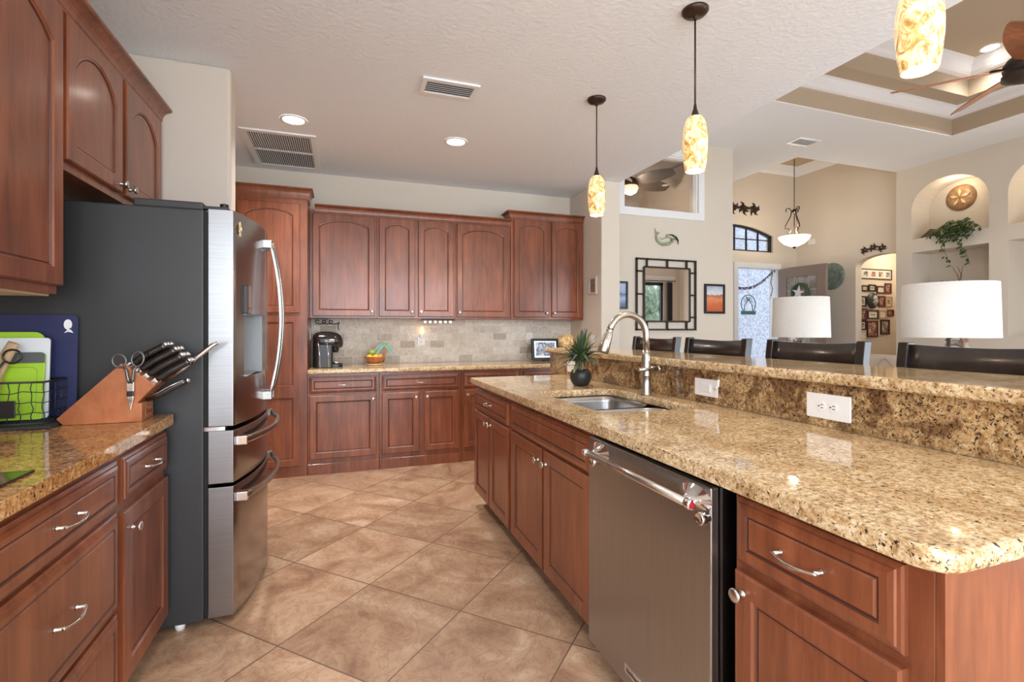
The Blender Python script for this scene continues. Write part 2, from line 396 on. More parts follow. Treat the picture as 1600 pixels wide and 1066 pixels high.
def text(s, size, m, name, parent, T, depth=.0008, center=True):
    cu = bpy.data.curves.new(name, 'FONT'); cu.body = s; cu.size = size; cu.extrude = depth
    if center: cu.align_x = 'CENTER'; cu.align_y = 'CENTER'
    t = bpy.data.objects.new(name, cu); COL.objects.link(t)
    dg = bpy.context.evaluated_depsgraph_get(); me = bpy.data.meshes.new_from_object(t.evaluated_get(dg))
    bpy.data.objects.remove(t); me.transform(T); me.transform(Matrix.Translation(-ORG[parent.name])); me.materials.clear(); me.materials.append(m)
    o = bpy.data.objects.new(name, me); COL.objects.link(o); o.parent = parent; ORG[o.name] = ORG[parent.name]; return o

# ================================================================== STRUCTURE
KZ = 2.79; LZ = 3.65
struct('floor', MB().box(-1.5, 9.9, -3.4, 7.1, -.05, 0), FLOOR)
struct('wall_left', MB().box(-1.42, -1.27, -.7, 5.3, 0, KZ).box(-1.42, -1.27, -3.3, -2.7, 0, KZ).box(-1.42, -1.27, -2.7, -.7, 0, .95).box(-1.42, -1.27, -2.7, -.7, 2.55, KZ), WALLK)
m_ = MB()
for y in (-2.7, -1.73, -.76): m_.box(-1.38, -1.33, y, y + .06, .95, 2.55)
m_.box(-1.38, -1.33, -2.7, -.7, .95, 1.0).box(-1.38, -1.33, -2.7, -.7, 2.5, 2.55)
struct('added_side_window', m_, WHITE)  # frame of an unseen window added so side fill can enter
struct('wall_alcove', MB().box(-1.27, -.612, 3.245, 3.40, 0, KZ), WALLK, bev=.02, seg=4)
m_ = MB().box(-1.42, 2.73, 5.17, 5.30, 0, KZ)
m_.box(2.73, 3.227, 5.17, 5.30, 0, 3.75).box(4.325, 4.893, 5.17, 5.30, 0, 3.75).box(3.227, 4.325, 5.17, 5.30, 0, 2.734).box(3.227, 4.325, 5.17, 5.30, 3.441, 3.75)
struct('wall_back', m_, WALL)
struct('wall_right', MB().box(2.512, 2.73, 4.435, 5.17, 0, KZ), WALL, bev=.012, seg=3)
struct('ceiling', MB().box(-1.45, 2.73, -3.4, 5.3, KZ, 3.72), CEIL)
# kitchen end behind the camera: wall with a wide glazed opening
m_ = MB().box(-1.42, -.6, -3.2, -3.08, 0, KZ).box(3.0, 3.5, -3.2, -3.08, 0, KZ).box(-.6, 3.0, -3.2, -3.08, 2.62, KZ)
struct('wall_rear', m_, WALL)
struct('wall_nook', MB().box(3.42, 3.54, -3.2, .12, 0, LZ), WALL)
struct('ceiling_nook', MB().box(2.73, 3.5, -3.4, .1, LZ, 3.75), CEIL2)
m_ = MB()
for x in (-.6, .58, 1.78, 2.94): m_.box(x, x + .06, -3.19, -3.12, .05, 2.62)
m_.box(-.6, 3.0, -3.19, -3.12, 0, .06).box(-.6, 3.0, -3.19, -3.12, 2.56, 2.62)
struct('window_1', m_, WHITE)
# living room wall behind, with sliding doors
m_ = MB().box(3.5, 3.8, 0, .12, 0, 4.5).box(7.5, 8.4, 0, .12, 0, 4.5).box(3.8, 7.5, 0, .12, 2.42, 4.5)
struct('wall_living', m_, WALL)
m_ = MB()
for x in (3.8, 4.95, 6.62, 7.44): m_.box(x, x + .05, .03, .09, 0, 2.42)
m_.box(3.8, 7.5, .03, .09, 2.34, 2.42).box(3.8, 7.5, .03, .09, 0, .05)
struct('window_2', m_, BLACK)
struct('trim_1', MB().box(3.56, 7.78, .12, .15, 2.42, 2.52).box(3.54, 7.80, .12, .17, 2.52, 2.56), WHITE)
# niche wall: 0.4 m deep layer with arched niches, then its back
def arch_pts(y0, y1, zs, za, n=20):
    out = []
    for i in range(n + 1):
        a = math.pi * i / n; out.append(((y0 + y1) / 2 - (y1 - y0) / 2 * math.cos(a), zs + (za - zs) * math.sin(a) ** .9))
    return out
XN = 7.93
m_ = MB().box(XN, 8.33, 4.889, 5.10, 0, 4.4).box(XN, 8.33, 3.78, 3.974, 0, 4.4).box(XN, 8.33, .12, 2.865, 0, 4.4)
for y0, y1 in ((3.974, 4.889), (2.865, 3.78)):
    m_.prism([(y0, 4.4), (y0, 2.98)] + arch_pts(y0, y1, 2.98, 3.39)[1:-1] + [(y1, 2.98), (y1, 4.4)], 'x', XN, 8.33)
    m_.box(XN, 8.33, y0, y1, 2.385, 2.585).box(XN, 8.33, y0, y1, 0, 1.17)
m_.box(8.33, 8.42, .12, 5.10, 0, 4.4)
struct('wall_niche', m_, WALL)
# living ceiling with stepped tray
m_ = MB()
def ring(mb, X0, X1, Y0, Y1, x0, x1, y0, y1, z0, z1):
    mb.box(X0, x0, Y0, Y1, z0, z1).box(x1, X1, Y0, Y1, z0, z1).box(x0, x1, Y0, y0, z0, z1).box(x0, x1, y1, Y1, z0, z1)
ring(m_, 2.73, 7.95, .1, 5.12, 3.2, 7.14, .95, 3.945, LZ, LZ + .012)
m_.box(4.85, 5.975, 5.12, 6.96, LZ, LZ + .012).box(2.73, 4.85, 5.12, 5.32, LZ, LZ + .012)
struct('ceiling_living', m_, CEIL2)
m_ = MB(); ring(m_, 3.0, 7.9, .8, 4.1, 3.2, 7.14, .95, 3.945, LZ + .012, 3.97)
ring(m_, 3.1, 7.5, .9, 4.0, 3.45, 6.885, 1.2, 3.645, 3.97, 4.33)
m_.box(3.1, 7.5, .9, 4.0, 4.33, 4.38)
struct('ceiling_tray', m_, TAN)
def crown_ring(mb, x0, x1, y0, y1, z0, z1, o):
    for (a, b, n) in (((x0, y0), (x1, y0), (0, 1)), ((x1, y0), (x1, y1), (-1, 0)), ((x1, y1), (x0, y1), (0, -1)), ((x0, y1), (x0, y0), (1, 0))):
        d = ((b[0] > a[0]) - (b[0] < a[0]), (b[1] > a[1]) - (b[1] < a[1])); rows = []
        for p, sg in ((a, 1), (b, -1)):
            row = []
            for k in range(7):
                t = k / 6; off = .012 + (o - .012) * (t + .10 * math.sin(2 * math.pi * t)); z = z0 + (z1 - z0) * (t - .08 * math.sin(2 * math.pi * t))
                row.append(mb.v((p[0] + n[0] * off + sg * d[0] * off, p[1] + n[1] * off + sg * d[1] * off, z)))
            row.append(mb.v((p[0], p[1], z1))); row.append(mb.v((p[0], p[1], z0))); rows.append(row)
        for i in range(9): mb.f([rows[0][i], rows[0][(i + 1) % 9], rows[1][(i + 1) % 9], rows[1][i]])
m_ = MB(); crown_ring(m_, 3.2, 7.14, .95, 3.945, 3.86, 3.97, .12); struct('trim_2', m_, WHITE)
m_ = MB(); crown_ring(m_, 3.45, 6.885, 1.2, 3.645, 4.17, 4.33, .14); struct('trim_3', m_, WHITE)
# entry foyer
EZ = 4.27; FY = 6.94
def win_arch(X): return 3.14 - .17 * ((X - 6.6) / .9) ** 2
m_ = MB().box(4.75, 5.7, FY, FY + .16, 0, EZ).box(7.6, 8.3, FY, FY + .16, 0, 2.67).box(7.5, 8.3, FY, FY + .16, 2.67, EZ).box(5.7, 6.655, FY, FY + .16, 0, 2.67).box(6.655, 7.6, FY, FY + .16, 2.38, 2.67)
xs = [5.7 + 1.8 * i / 20 for i in range(21)]
m_.prism([(5.7, EZ)] + [(x, win_arch(x)) for x in xs] + [(7.5, EZ)], 'y', FY, FY + .16)
struct('wall_entry', m_, WALL)
m_ = MB().box(4.75, 4.893, 5.3, FY, 0, LZ + .05)
struct('wall_entry_side', m_, WALL)
XR = 8.07
m_ = MB().box(XR, XR + .14, 5.82, FY + .1, 0, EZ).prism([(5.0, EZ), (5.0, 2.30)] + [(5.41 - .41 * math.cos(math.pi * i / 16), 2.30 + .16 * math.sin(math.pi * i / 16)) for i in range(1, 16)] + [(5.82, 2.30), (5.82, EZ)], 'x', XR, XR + .14)
struct('wall_entry_right', m_, WALL)
struct('ceiling_entry', MB().box(5.9, 8.2, 5.12, FY + .1, EZ, EZ + .04), TAN)
struct('wall_entry_header', MB().box(5.93, 5.975, 5.12, FY, LZ + .012, EZ).box(5.975, 8.1, 5.09, 5.12, LZ + .012, EZ), WALL)
def crown_bar(mb, a, b, n, z0, z1, o):
    rows = []
    for p in (a, b):
        row = [mb.v((p[0] + n[0] * (.012 + (o - .012) * t), p[1] + n[1] * (.012 + (o - .012) * t), z0 + (z1 - z0) * (t - .08 * math.sin(6.28 * t)))) for t in [k / 6 for k in range(7)]]
        row += [mb.v((p[0], p[1], z1)), mb.v((p[0], p[1], z0))]; rows.append(row)
    for i in range(9): mb.f([rows[0][i], rows[0][(i + 1) % 9], rows[1][(i + 1) % 9], rows[1][i]])
    mb.f(rows[0]); mb.f(rows[1])
m_ = MB(); crown_bar(m_, (5.975, FY), (XR, FY), (0, -1), 4.12, EZ, .12); crown_bar(m_, (XR, 5.12), (XR, FY), (-1, 0), 4.12, EZ, .12)
struct('trim_4', m_, WHITE)
# hall behind the arch
m_ = MB().box(8.2, 9.5, 6.0, 6.08, 0, 2.75).box(9.42, 9.5, 4.5, 6.0, 0, 2.75).box(8.42, 9.5, 4.5, 4.6, 0, 2.75)
struct('wall_hall', m_, WALL)
struct('ceiling_hall', MB().box(8.215, 8.425, 5.11, 6.08, 2.75, 2.8).box(8.425, 9.5, 4.5, 6.08, 2.75, 2.8), CEIL2)
struct('baseboard_hall', MB().box(8.22, 9.42, 5.98, 6.0, 0, .13), WHITE)
# room seen through the high interior window
m_ = MB().box(2.2, 2.3, 5.3, 9.0, 2, 3.95).box(4.65, 4.75, 6.96, 9.0, 2, 4.2).box(2.2, 4.75, 9.0, 9.1, 2, 4.2)
struct('wall_far_room', m_, WALLK)
m_ = MB().box(2.2, 4.9, 5.3, 9.1, 3.72, 3.78)
struct('ceiling_far_room', m_, WALLK)
# high interior window
m_ = MB()
def frame_xz(mb, x0, x1, z0, z1, w_, y0, y1):
    mb.box(x0, x1, y0, y1, z0, z0 + w_).box(x0, x1, y0, y1, z1 - w_, z1).box(x0, x0 + w_, y0, y1, z0 + w_, z1 - w_).box(x1 - w_, x1, y0, y1, z0 + w_, z1 - w_)
frame_xz(m_, 3.14, 4.415, 2.655, 3.53, .09, 5.145, 5.17); frame_xz(m_, 3.227, 4.325, 2.734, 3.441, .02, 5.17, 5.30)
wf = struct('window_3', m_, WHITE, bev=.004)
MB().box(3.24, 4.31, 5.235, 5.24, 2.75, 3.43).build('pane', TINT, wf)
# arched transom window and front door frame
m_ = MB()
XA = [5.7 + 1.8 * i / 24 for i in range(25)]
for a, b in zip(XA, XA[1:]): m_.prism([(a, win_arch(a)), (b, win_arch(b)), (b, win_arch(b) - .035), (a, win_arch(a) - .035)], 'y', FY + .04, FY + .09)
m_.box(5.7, 7.5, FY + .04, FY + .09, 2.67, 2.70).box(7.46, 7.5, FY + .04, FY + .09, 2.70, 3.0).box(5.7, 5.74, FY + .04, FY + .09, 2.70, 3.0).box(5.74, 7.46, FY + .05, FY + .08, 2.89, 2.905)
for x in (6.05, 6.37, 6.66, 6.93, 7.2): m_.box(x - .01, x + .01, FY + .05, FY + .08, 2.70, win_arch(x) - .03)
wf = struct('window_4', m_, BLACK)
MB().box(5.7, 7.5, FY + .062, FY + .066, 2.68, 2.97).build('pane', GLASS, wf)
struct('trim_5', MB().box(6.58, 6.664, FY - .03, FY + .17, 0, 2.46).box(7.59, 7.66, FY - .03, FY + .17, 0, 2.46).box(6.664, 7.59, FY - .03, FY + .17, 2.37, 2.46), WHITE, bev=.004)
# porch outside the front door
STUCCO = art('grey_stucco', [(.34, (.22, .24, .30)), (.5, (.32, .35, .42)), (.66, (.42, .45, .53))], 22, rough=.9, dist=0)
struct('wall_porch', MB().box(4.5, 12, 9.2, 9.3, -.1, 6), STUCCO)
struct('floor_porch', MB().box(4.5, 12, 7.1, 9.3, -.1, -.02), mat('porch_concrete', (.5, .5, .5), .8))
LAWN = mat('garden_lawn', (.10, .16, .05), .9, bump=.3, bscale=30)
struct('floor_garden', MB().box(-6, 16, -14, -3.4, -.15, -.08).box(3.6, 16, -3.4, -.02, -.15, -.08), LAWN)

# ================================================================== BACK RUN CABINETS (faces toward -Y)
U, N = (1, 0, 0), (0, -1, 0); FB = 4.575
def cab(name, label, loc, group=None, cat='cabinet'): return thing(name, label, cat, loc, group)
def body(p, *boxes, m=WOOD, name='body'):
    mb = MB()
    for b in boxes: mb.box(*b)
    return mb.build(name, m, p, bev=.0015, seg=1)
# pantry
c = cab('pantry_cabinet', 'tall cherry pantry cabinet left of the coffee maker', (-.57, 4.86, 0))
body(c, (-.87, -.278, FB, 5.148, 0, 2.40))
O = (0, FB, 0)
d = door(c, O, U, N, -.815, 1.40, -.335, 2.335, .05); knob(d, O, U, N, -.775, 1.46)
d = door(c, O, U, N, -.815, .095, -.335, 1.375, 0, split=.73, name='door'); knob(d, O, U, N, -.775, 1.30)
mb = MB(); crown(mb, [(-.90, FB, 0, -1), (-.278, FB, 1, -1), (-.278, 4.80, 1, 0)], 2.375, .095, .045); mb.build('crown_molding', WOOD, c)
mb = MB().box(-.815, -.287, FB - .008, FB, 0, .085); mb.build('base_board', WOOD, c)
# base cabinets
def base_unit(label, x0, x1, dr, doors, kn, extra=None):
    c = cab('base_cabinet', label, ((x0 + x1) / 2, 4.86, 0), 'cherry base cabinets on the back wall')
    body(c, (x0, x1, FB, 5.148, 0, .874))
    MB().box(x0, x1, FB - .010, FB, 0, .092).build('toe_board', WOOD, c, bev=.002, seg=1)
    d = drawer(c, O, U, N, dr[0], .705, dr[1], .848); pull(d, O, U, N, (dr[0] + dr[1]) / 2, .778)
    for (a, b), k in zip(doors, kn):
        d = door(c, O, U, N, a, .135, b, .685); knob(d, O, U, N, b - .03 if k else a + .03, .64)
    return c
base_unit('cherry base cabinet with one wide door under the coffee maker', -.276, .320, (-.262, .297), [(-.262, .297)], [1])
base_unit('cherry base cabinet with two doors below the fruit bowl', .322, 1.076, (.345, 1.052), [(.345, .680), (.722, 1.052)], [1, 0])
base_unit('cherry base cabinet partly hidden behind the far corner of the island', 1.078, 1.676, (1.104, 1.652), [(1.104, 1.652)], [0])
base_unit('cherry base cabinet at the right end of the back wall below the digital frame', 1.678, 2.508, (1.708, 2.47), [(1.708, 2.075), (2.11, 2.47)], [1, 0])
# upper cabinets
FU = 4.835; OU = (0, FU, 0)
def upper_unit(label, x0, x1, doors, kn, z0=1.366, z1=2.36, rise=.055, dz=(1.385, 2.325)):
    c = cab('upper_cabinet', label, ((x0 + x1) / 2, 5.0, z0), 'cherry upper cabinets on the back wall')
    body(c, (x0, x1, FU, 5.148, z0, z1))
    for (a, b), k in zip(doors, kn):
        d = door(c, OU, U, N, a, dz[0], b, dz[1], rise * min(1, (b - a) / .45)); knob(d, OU, U, N, b - .028 if k else a + .028, dz[0] + .045)
    return c
upper_unit('cherry upper cabinet with one wide arched door above the coffee maker', -.276, .318, [(-.25, .300)], [1])
upper_unit('cherry upper cabinet with two narrow arched doors above the fruit bowl', .320, 1.076, [(.337, .676), (.708, 1.060)], [1, 0])
upper_unit('cherry upper cabinet with one wide arched door left of the taller double cabinet', 1.078, 1.662, [(1.092, 1.642)], [0])
c = upper_unit('taller cherry double door upper cabinet in the back right corner', 1.666, 2.508, [(1.700, 2.094), (2.128, 2.492)], [1, 0], 1.366, 2.44, .05, (1.39, 2.418))
mb = MB(); crown(mb, [(1.666, 5.0, -1, 0), (1.666, FU, -1, -1), (2.508, FU, 0, -1)], 2.425, .07, .05); mb.build('crown_molding', WOOD, c)
mb = MB(); crown(mb, [(-.230, FU, 0, -1), (1.663, FU, 0, -1)], 2.335, .07, .045)
tag(mb.build('crown_molding', WOOD, org=(.7, 5.0, 2.335)), 'long cherry crown moulding topping the three lower upper cabinets', 'molding')
# counter and backsplash on the back wall
mb = MB().box(-.276, 2.51, 4.525, 5.148, .8745, .914)
tag(mb.build('countertop', GRANITE, org=(1.1, 4.86, .875), bev=.012, seg=3), 'gold granite countertop along the back wall under the tile', 'countertop')
mb = MB().box(-.277, 2.511, 5.150, 5.169, .9145, 1.366)
tag(mb.build('tile_backsplash', SPLASH, org=(-.277, 5.16, .9145)), 'tumbled stone subway tile backsplash between counter and upper cabinets', 'backsplash')

# ================================================================== ISLAND (faces toward -X)
UI, NI = (0, -1, 0), (-1, 0, 0); XI = .921
OI = (XI, 0, 0)                                     # local a = -Y
def isl(name, label, y0, y1, cat='cabinet', z0=0.1):
    c = cab(name, label, (1.27, (y0 + y1) / 2, 0), cat=cat)
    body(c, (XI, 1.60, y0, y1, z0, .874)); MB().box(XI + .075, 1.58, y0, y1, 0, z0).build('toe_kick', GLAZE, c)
    return c
c = isl('island_cabinet', 'island cabinet with small drawer over two narrow doors at the far end', 2.638, 3.425)
d = drawer(c, OI, UI, NI, -3.415, .70, -2.662, .838); pull(d, OI, UI, NI, -3.04, .775)
d = door(c, OI, UI, NI, -3.415, .112, -3.055, .688); knob(d, OI, UI, NI, -3.085, .645)
d = door(c, OI, UI, NI, -3.035, .112, -2.662, .688); knob(d, OI, UI, NI, -3.005, .645)
c = cab('island_cabinet', 'island sink cabinet with wide false front beside the dishwasher', (1.27, 2.14, 0))
body(c, (XI, XI + .02, 1.655, 2.636, .1, .874), (XI + .02, 1.60, 1.655, 1.675, .1, .874), (XI + .02, 1.60, 2.616, 2.636, .1, .874), (1.58, 1.60, 1.675, 2.616, .1, .874), (XI + .02, 1.58, 1.675, 2.616, .1, .12))
MB().box(XI + .075, 1.58, 1.655, 2.636, 0, .1).build('toe_kick', GLAZE, c)
drawer(c, OI, UI, NI, -2.612, .70, -1.682, .846, 'false_drawer_front')
d = door(c, OI, UI, NI, -2.612, .112, -2.165, .688); knob(d, OI, UI, NI, -2.20, .63, 1.05)
d = door(c, OI, UI, NI, -2.140, .112, -1.682, .688); knob(d, OI, UI, NI, -2.105, .63, 1.05)
c = isl('island_cabinet', 'island cabinet with drawer over door at the near end right of the dishwasher', .532, .962)
d = drawer(c, OI, UI, NI, -.948, .700, -.572, .856); pull(d, OI, UI, NI, -.765, .778, .095)
d = door(c, OI, UI, NI, -.948, .112, -.572, .678); knob(d, OI, UI, NI, -.920, .632, 1.1)
mb = MB().box(XI, 1.62, .518, .531, 0, .874).box(1.62, 1.80, .518, .531, 0, 1.07)
mb.build('end_panel', WOOD, c)
# pony wall carrying the bar
mb = MB().box(1.645, 1.80, .532, 3.68, 0, 1.07)
struct('wall_island', mb, WALL)
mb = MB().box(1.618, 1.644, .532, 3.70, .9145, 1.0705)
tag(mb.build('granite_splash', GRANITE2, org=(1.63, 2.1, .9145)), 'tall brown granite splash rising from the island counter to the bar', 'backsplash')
mb = MB(); pts = [(1.582, 3.725), (1.582, .40)]
for i in range(7):
    a = R(180 + 15 * i); pts.append((1.642 + .06 * math.cos(a), .36 + .06 * math.sin(a)))
mb.prism([(2.09, .30), (2.09, 3.725)] + pts, 'z', 1.071, 1.111)
tag(mb.build('bar_countertop', GRANITE, org=(1.84, 2, 1.071), bev=.013, seg=3), 'raised gold granite bar top in front of the bar stools', 'countertop')
# island counter with sink opening: slab built around the cut-out
SX0, SX1, SY0, SY1 = 1.025, 1.495, 1.785, 2.525
def rrect(x0, x1, y0, y1, rad, n=6):
    out = []
    for cx, cy, a0 in ((x1 - rad[0], y1 - rad[0], 0), (x0 + rad[1], y1 - rad[1], 90), (x0 + rad[2], y0 + rad[2], 180), (x1 - rad[3], y0 + rad[3], 270)):
        r = rad[[(x1 - rad[0]), (x0 + rad[1]), (x0 + rad[2]), (x1 - rad[3])].index(cx)] if False else None
    for (sx, sy, rr_, a0) in ((1, 1, rad[0], 0), (0, 1, rad[1], 90), (0, 0, rad[2], 180), (1, 0, rad[3], 270)):
        cx = x1 - rr_ if sx else x0 + rr_; cy = y1 - rr_ if sy else y0 + rr_
        for i in range(n + 1):
            a = R(a0 + 90 * i / n); out.append((cx + rr_ * math.cos(a), cy + rr_ * math.sin(a)))
    return out
mb = MB()
outer = rrect(.875, 1.617, .488, 3.445, (.002, .03, .05, .002))
inner = rrect(SX0, SX1, SY0, SY1, (.07, .05, .05, .05))
def slab(mb, z0, z1):
    vo = {z: [mb.v((x, y, z)) for x, y in outer] for z in (z0, z1)}; vi = {z: [mb.v((x, y, z)) for x, y in inner] for z in (z0, z1)}
    n = len(outer)
    for z in (z0, z1):
        for i in range(n): mb.f([vo[z][i], vo[z][(i + 1) % n], vi[z][(i + 1) % n], vi[z][i]])
    for V in (vo, vi):
        for i in range(n): mb.f([V[z0][i], V[z0][(i + 1) % n], V[z1][(i + 1) % n], V[z1][i]])
slab(mb, .8745, .914)
tag(mb.build('island_countertop', GRANITE, org=(1.25, 2, .8745), bev=.012, seg=3), 'polished gold granite island countertop around the sink', 'countertop')
# sink: two bowls
c = thing('kitchen_sink', 'undermount stainless double bowl sink in the island', 'sink', (1.25, 2.15, .70))
def bowl(y0, y1, rad, depth, name, top):
    mb = MB(); A = rrect(SX0 + .004, SX1 - .004, y0, y1, rad); rows = []
    cx, cy = (SX0 + SX1) / 2, (y0 + y1) / 2
    for s, z in ((1.06, top), (1.0, top), (.985, top - .03), (.95, .874 - depth + .03), (.90, .874 - depth + .006), (.80, .874 - depth), (.15, .874 - depth - .004)):
        rows.append([mb.v((cx + (x - cx) * s, cy + (y - cy) * s, z)) for x, y in A])
    for a, b in zip(rows, rows[1:]):
        for i in range(len(A)): mb.f([a[i], a[(i + 1) % len(A)], b[(i + 1) % len(A)], b[i]], True)
    mb.f(rows[-1]); o = mb.build(name, STEEL, c)
    dz = .874 - depth - .003
    MB().lathe([(.045, 0), (.045, .004), (.036, .005), (.034, .001), (.001, .001)], (cx, cy, dz), (0, 0, 1), 20).build('drain', CHROME, o)
bowl(2.11, 2.521, (.07, .05, .05, .12), .21, 'basin', .872)
bowl(1.789, 2.085, (.10, .05, .05, .05), .17, 'basin', .870)
# faucet
c = thing('faucet', 'tall brushed nickel gooseneck pull-down faucet behind the sink', 'faucet', (1.525, 2.22, .914))
FX, FYY = 1.525, 2.220
MB().lathe([(.030, 0), (.030, .006), (.0275, .010), (.0265, .03), (.0255, .032), (.0255, .100), (.027, .104), (.0255, .108), (.0245, .165), (.0225, .170), (.0225, .205), (.0205, .209), (.0205, .235)], (FX, FYY, .914), (0, 0, 1), 24).build('body', FAUCETM, c)
pts = [(FX, FYY, 1.145)]; Rr = .112
for i in range(0, 23):
    a = R(i * 7.4); pts.append((FX - Rr + Rr * math.cos(a), FYY, 1.222 + Rr * 1.03 * math.sin(a)))
MB().tube(pts, .0172, 16).build('spout', FAUCETM, c)
e = Vector(pts[-1]); dv = (Vector(pts[-1]) - Vector(pts[-2])).normalized()
mb = MB().lathe([(.0175, -.004), (.0185, .004), (.0175, .008), (.0175, .010), (.0205, .016), (.0275, .085), (.0300, .118), (.027, .122), (.001, .113)], e, dv, 20)
sp = mb.build('spray_head', FAUCETM, c)
MB().cyl(e + dv * .03 + Vector((-.012, 0, 0)), e + dv * .10 + Vector((-.018, 0, 0)), .010, .011).build('spray_button', BLACK, sp)
mb = MB().cyl((FX - .005, FYY, 1.052), (FX + .055, FYY - .02, 1.052), .016, .0165).ball((FX + .062, FYY - .022, 1.052), .019)
mb.tube([(FX + .055, FYY - .03, 1.052), (FX - .01, FYY - .038, 1.052), (FX - .078, FYY - .045, 1.052)], [.0085, .0075, .0105], 10)
mb.build('lever_handle', FAUCETM, c)
# dishwasher
c = thing('dishwasher', 'stainless steel dishwasher with bar handle in the island', 'dishwasher', (1.2, 1.31, 0))
mb = MB().box(.90, 1.55, .985, 1.640, .10, .862); mb.build('body', mat('dark_steel_side', (.12, .11, .11), .3, 1), c)
MB().box(.872, .898, .995, 1.637, .105, .862).build('door', DWSTEEL, c, bev=.004, seg=2)
MB().box(.985, 1.50, .99, 1.64, 0, .10).build('kick_plate', BLACK, c)
# handle: bar with flared brackets and round end caps
MB().cyl((.829, 1.02, .819), (.829, 1.578, .819), .0115, seg=20).build('handle', NICKEL, c)
for y, s in ((1.052, 1), (1.548, -1)):
    mb = MB(); rows = []
    for k in range(7):
        t = k / 6; x = .8722 - .036 * t; wy = .050 * (1 - t) ** 1.5 + .012; wz = .024 * (1 - t) ** 1.6 + .008; zc = .819 + .006 * (1 - t)
        rows.append([mb.v((x, y + wy * math.cos(a) * (1 if True else 1), zc + wz * math.sin(a))) for a in [2 * math.pi * j / 16 for j in range(16)]])
    for a_, b_ in zip(rows, rows[1:]):
        for j in range(16): mb.f([a_[j], a_[(j + 1) % 16], b_[(j + 1) % 16], b_[j]], True)
    mb.f(rows[-1]); mb.build('handle_bracket', CHROME, c)
    # round knob under each end of the bar
    MB().lathe([(.012, 0), (.012, .012), (.0165, .014), (.0165, .028), (.0145, .031), (.0125, .029), (.0001, .029)], (.8722, y - s * .048 if s > 0 else y + .012, .786), (-1, 0, 0), 20).build('badge_post', CHROME, c)
for y, s in ((1.02, -1), (1.578, 1)):
    e = MB().lathe([(.0120, -.014), (.0135, -.012), (.0135, .006), (.012, .008), (.0001, .008)], (.829, y, .819), (0, s, 0), 20).build('end_cap', CHROME, c)
    MB().lathe([(.0095, .0082), (.0001, .0086)], (.829, y, .819), (0, s, 0), 20, cap=False).build('red_medallion', mat('red_medallion', (.35, .02, .03), .3), e)
e = MB().box(.868, .873, 1.275, 1.385, .150, .178).build('nameplate', CHROME, c, bev=.001)
text('KitchenAid', .0185, BLACK, 'lettering', e, frameT((.8675, 1.33, .164), (0, -1, 0), (-1, 0, 0)), .0004)

# ================================================================== LEFT RUN (faces toward +X)
UL, NL = (0, 1, 0), (1, 0, 0); XL = -.682; OL = (XL, 0, 0)
c = cab('base_cabinet', 'left cherry base cabinet with three wide stacked drawers', (-.97, 1.4, 0))
body(c, (-1.268, XL, .90, 1.888, .1, .874)); MB().box(-1.26, XL - .07, .90, 1.888, 0, .1).build('toe_kick', GLAZE, c)
for z0, z1 in ((.693, .846), (.375, .680), (.112, .362)):
    d = drawer(c, OL, UL, NL, .925, z0, 1.872, z1); pull(d, OL, UL, NL, 1.555 if z0 > .6 else 1.545, (z0 + z1) / 2 + (.002 if z0 > .6 else .0), .105)
c = cab('base_cabinet', 'left cherry base cabinet with small drawer over a door beside the refrigerator', (-.97, 2.12, 0))
body(c, (-1.268, XL, 1.890, 2.345, .1, .874)); MB().box(-1.26, XL - .07, 1.89, 2.345, 0, .1).build('toe_kick', GLAZE, c)
d = drawer(c, OL, UL, NL, 1.905, .698, 2.332, .846); pull(d, OL, UL, NL, 2.13, .772, .10)
d = door(c, OL, UL, NL, 1.905, .105, 2.332, .668, st=.06); knob(d, OL, UL, NL, 1.965, .60, 1.05)
mb = MB().prism(rrect(-1.268, -.645, .30, 2.362, (.03, .002, .002, .002), 4), 'z', .8745, .914)
tag(mb.build('countertop', GRANITE3, org=(-.95, 1.3, .8745), bev=.012, seg=3), 'amber brown granite countertop at left under the knife block', 'countertop')
tag(MB().box(-1.19, -.70, .75, 1.50, .9142, .921).build('glass_cooktop', BLACKG, org=(-.95, 1.1, .9142), bev=.002), 'black glass cooktop set in the left counter', 'cooktop')
# upper left cabinet
XU = -.960; OLU = (XU, 0, 0)
c = cab('upper_cabinet', 'large cherry upper cabinet above the left counter', (-1.1, 1.85, 1.38))
body(c, (-1.268, XU, 1.40, 2.186, 1.385, 2.45)); MB().box(-1.262, XU - .02, 1.405, 2.18, 1.378, 1.385).build('underside', CREAMWOOD, c)
d = door(c, OLU, UL, NL, 1.44, 1.415, 2.186, 2.415, .09, st=.062)
c = cab('upper_cabinet', 'cherry upper cabinet with two arched doors over the refrigerator', (-1.1, 2.7, 1.84))
body(c, (-1.268, XU, 2.205, 3.235, 1.845, 2.45))
d = door(c, OLU, UL, NL, 2.215, 1.880, 2.690, 2.408, .10, st=.06); knob(d, OLU, UL, NL, 2.662, 1.915, 1.1)
d = door(c, OLU, UL, NL, 2.735, 1.880, 3.200, 2.408, .10, st=.06); knob(d, OLU, UL, NL, 2.765, 1.915, 1.1)
mb = MB(); crown(mb, [(XU, 1.40, 1, 0), (XU, 3.24, 1, 0)], 2.418, .075, .06)
tag(mb.build('crown_molding', WOOD, org=(XU, 2.3, 2.418)), 'cherry crown moulding along the left upper cabinets', 'molding')

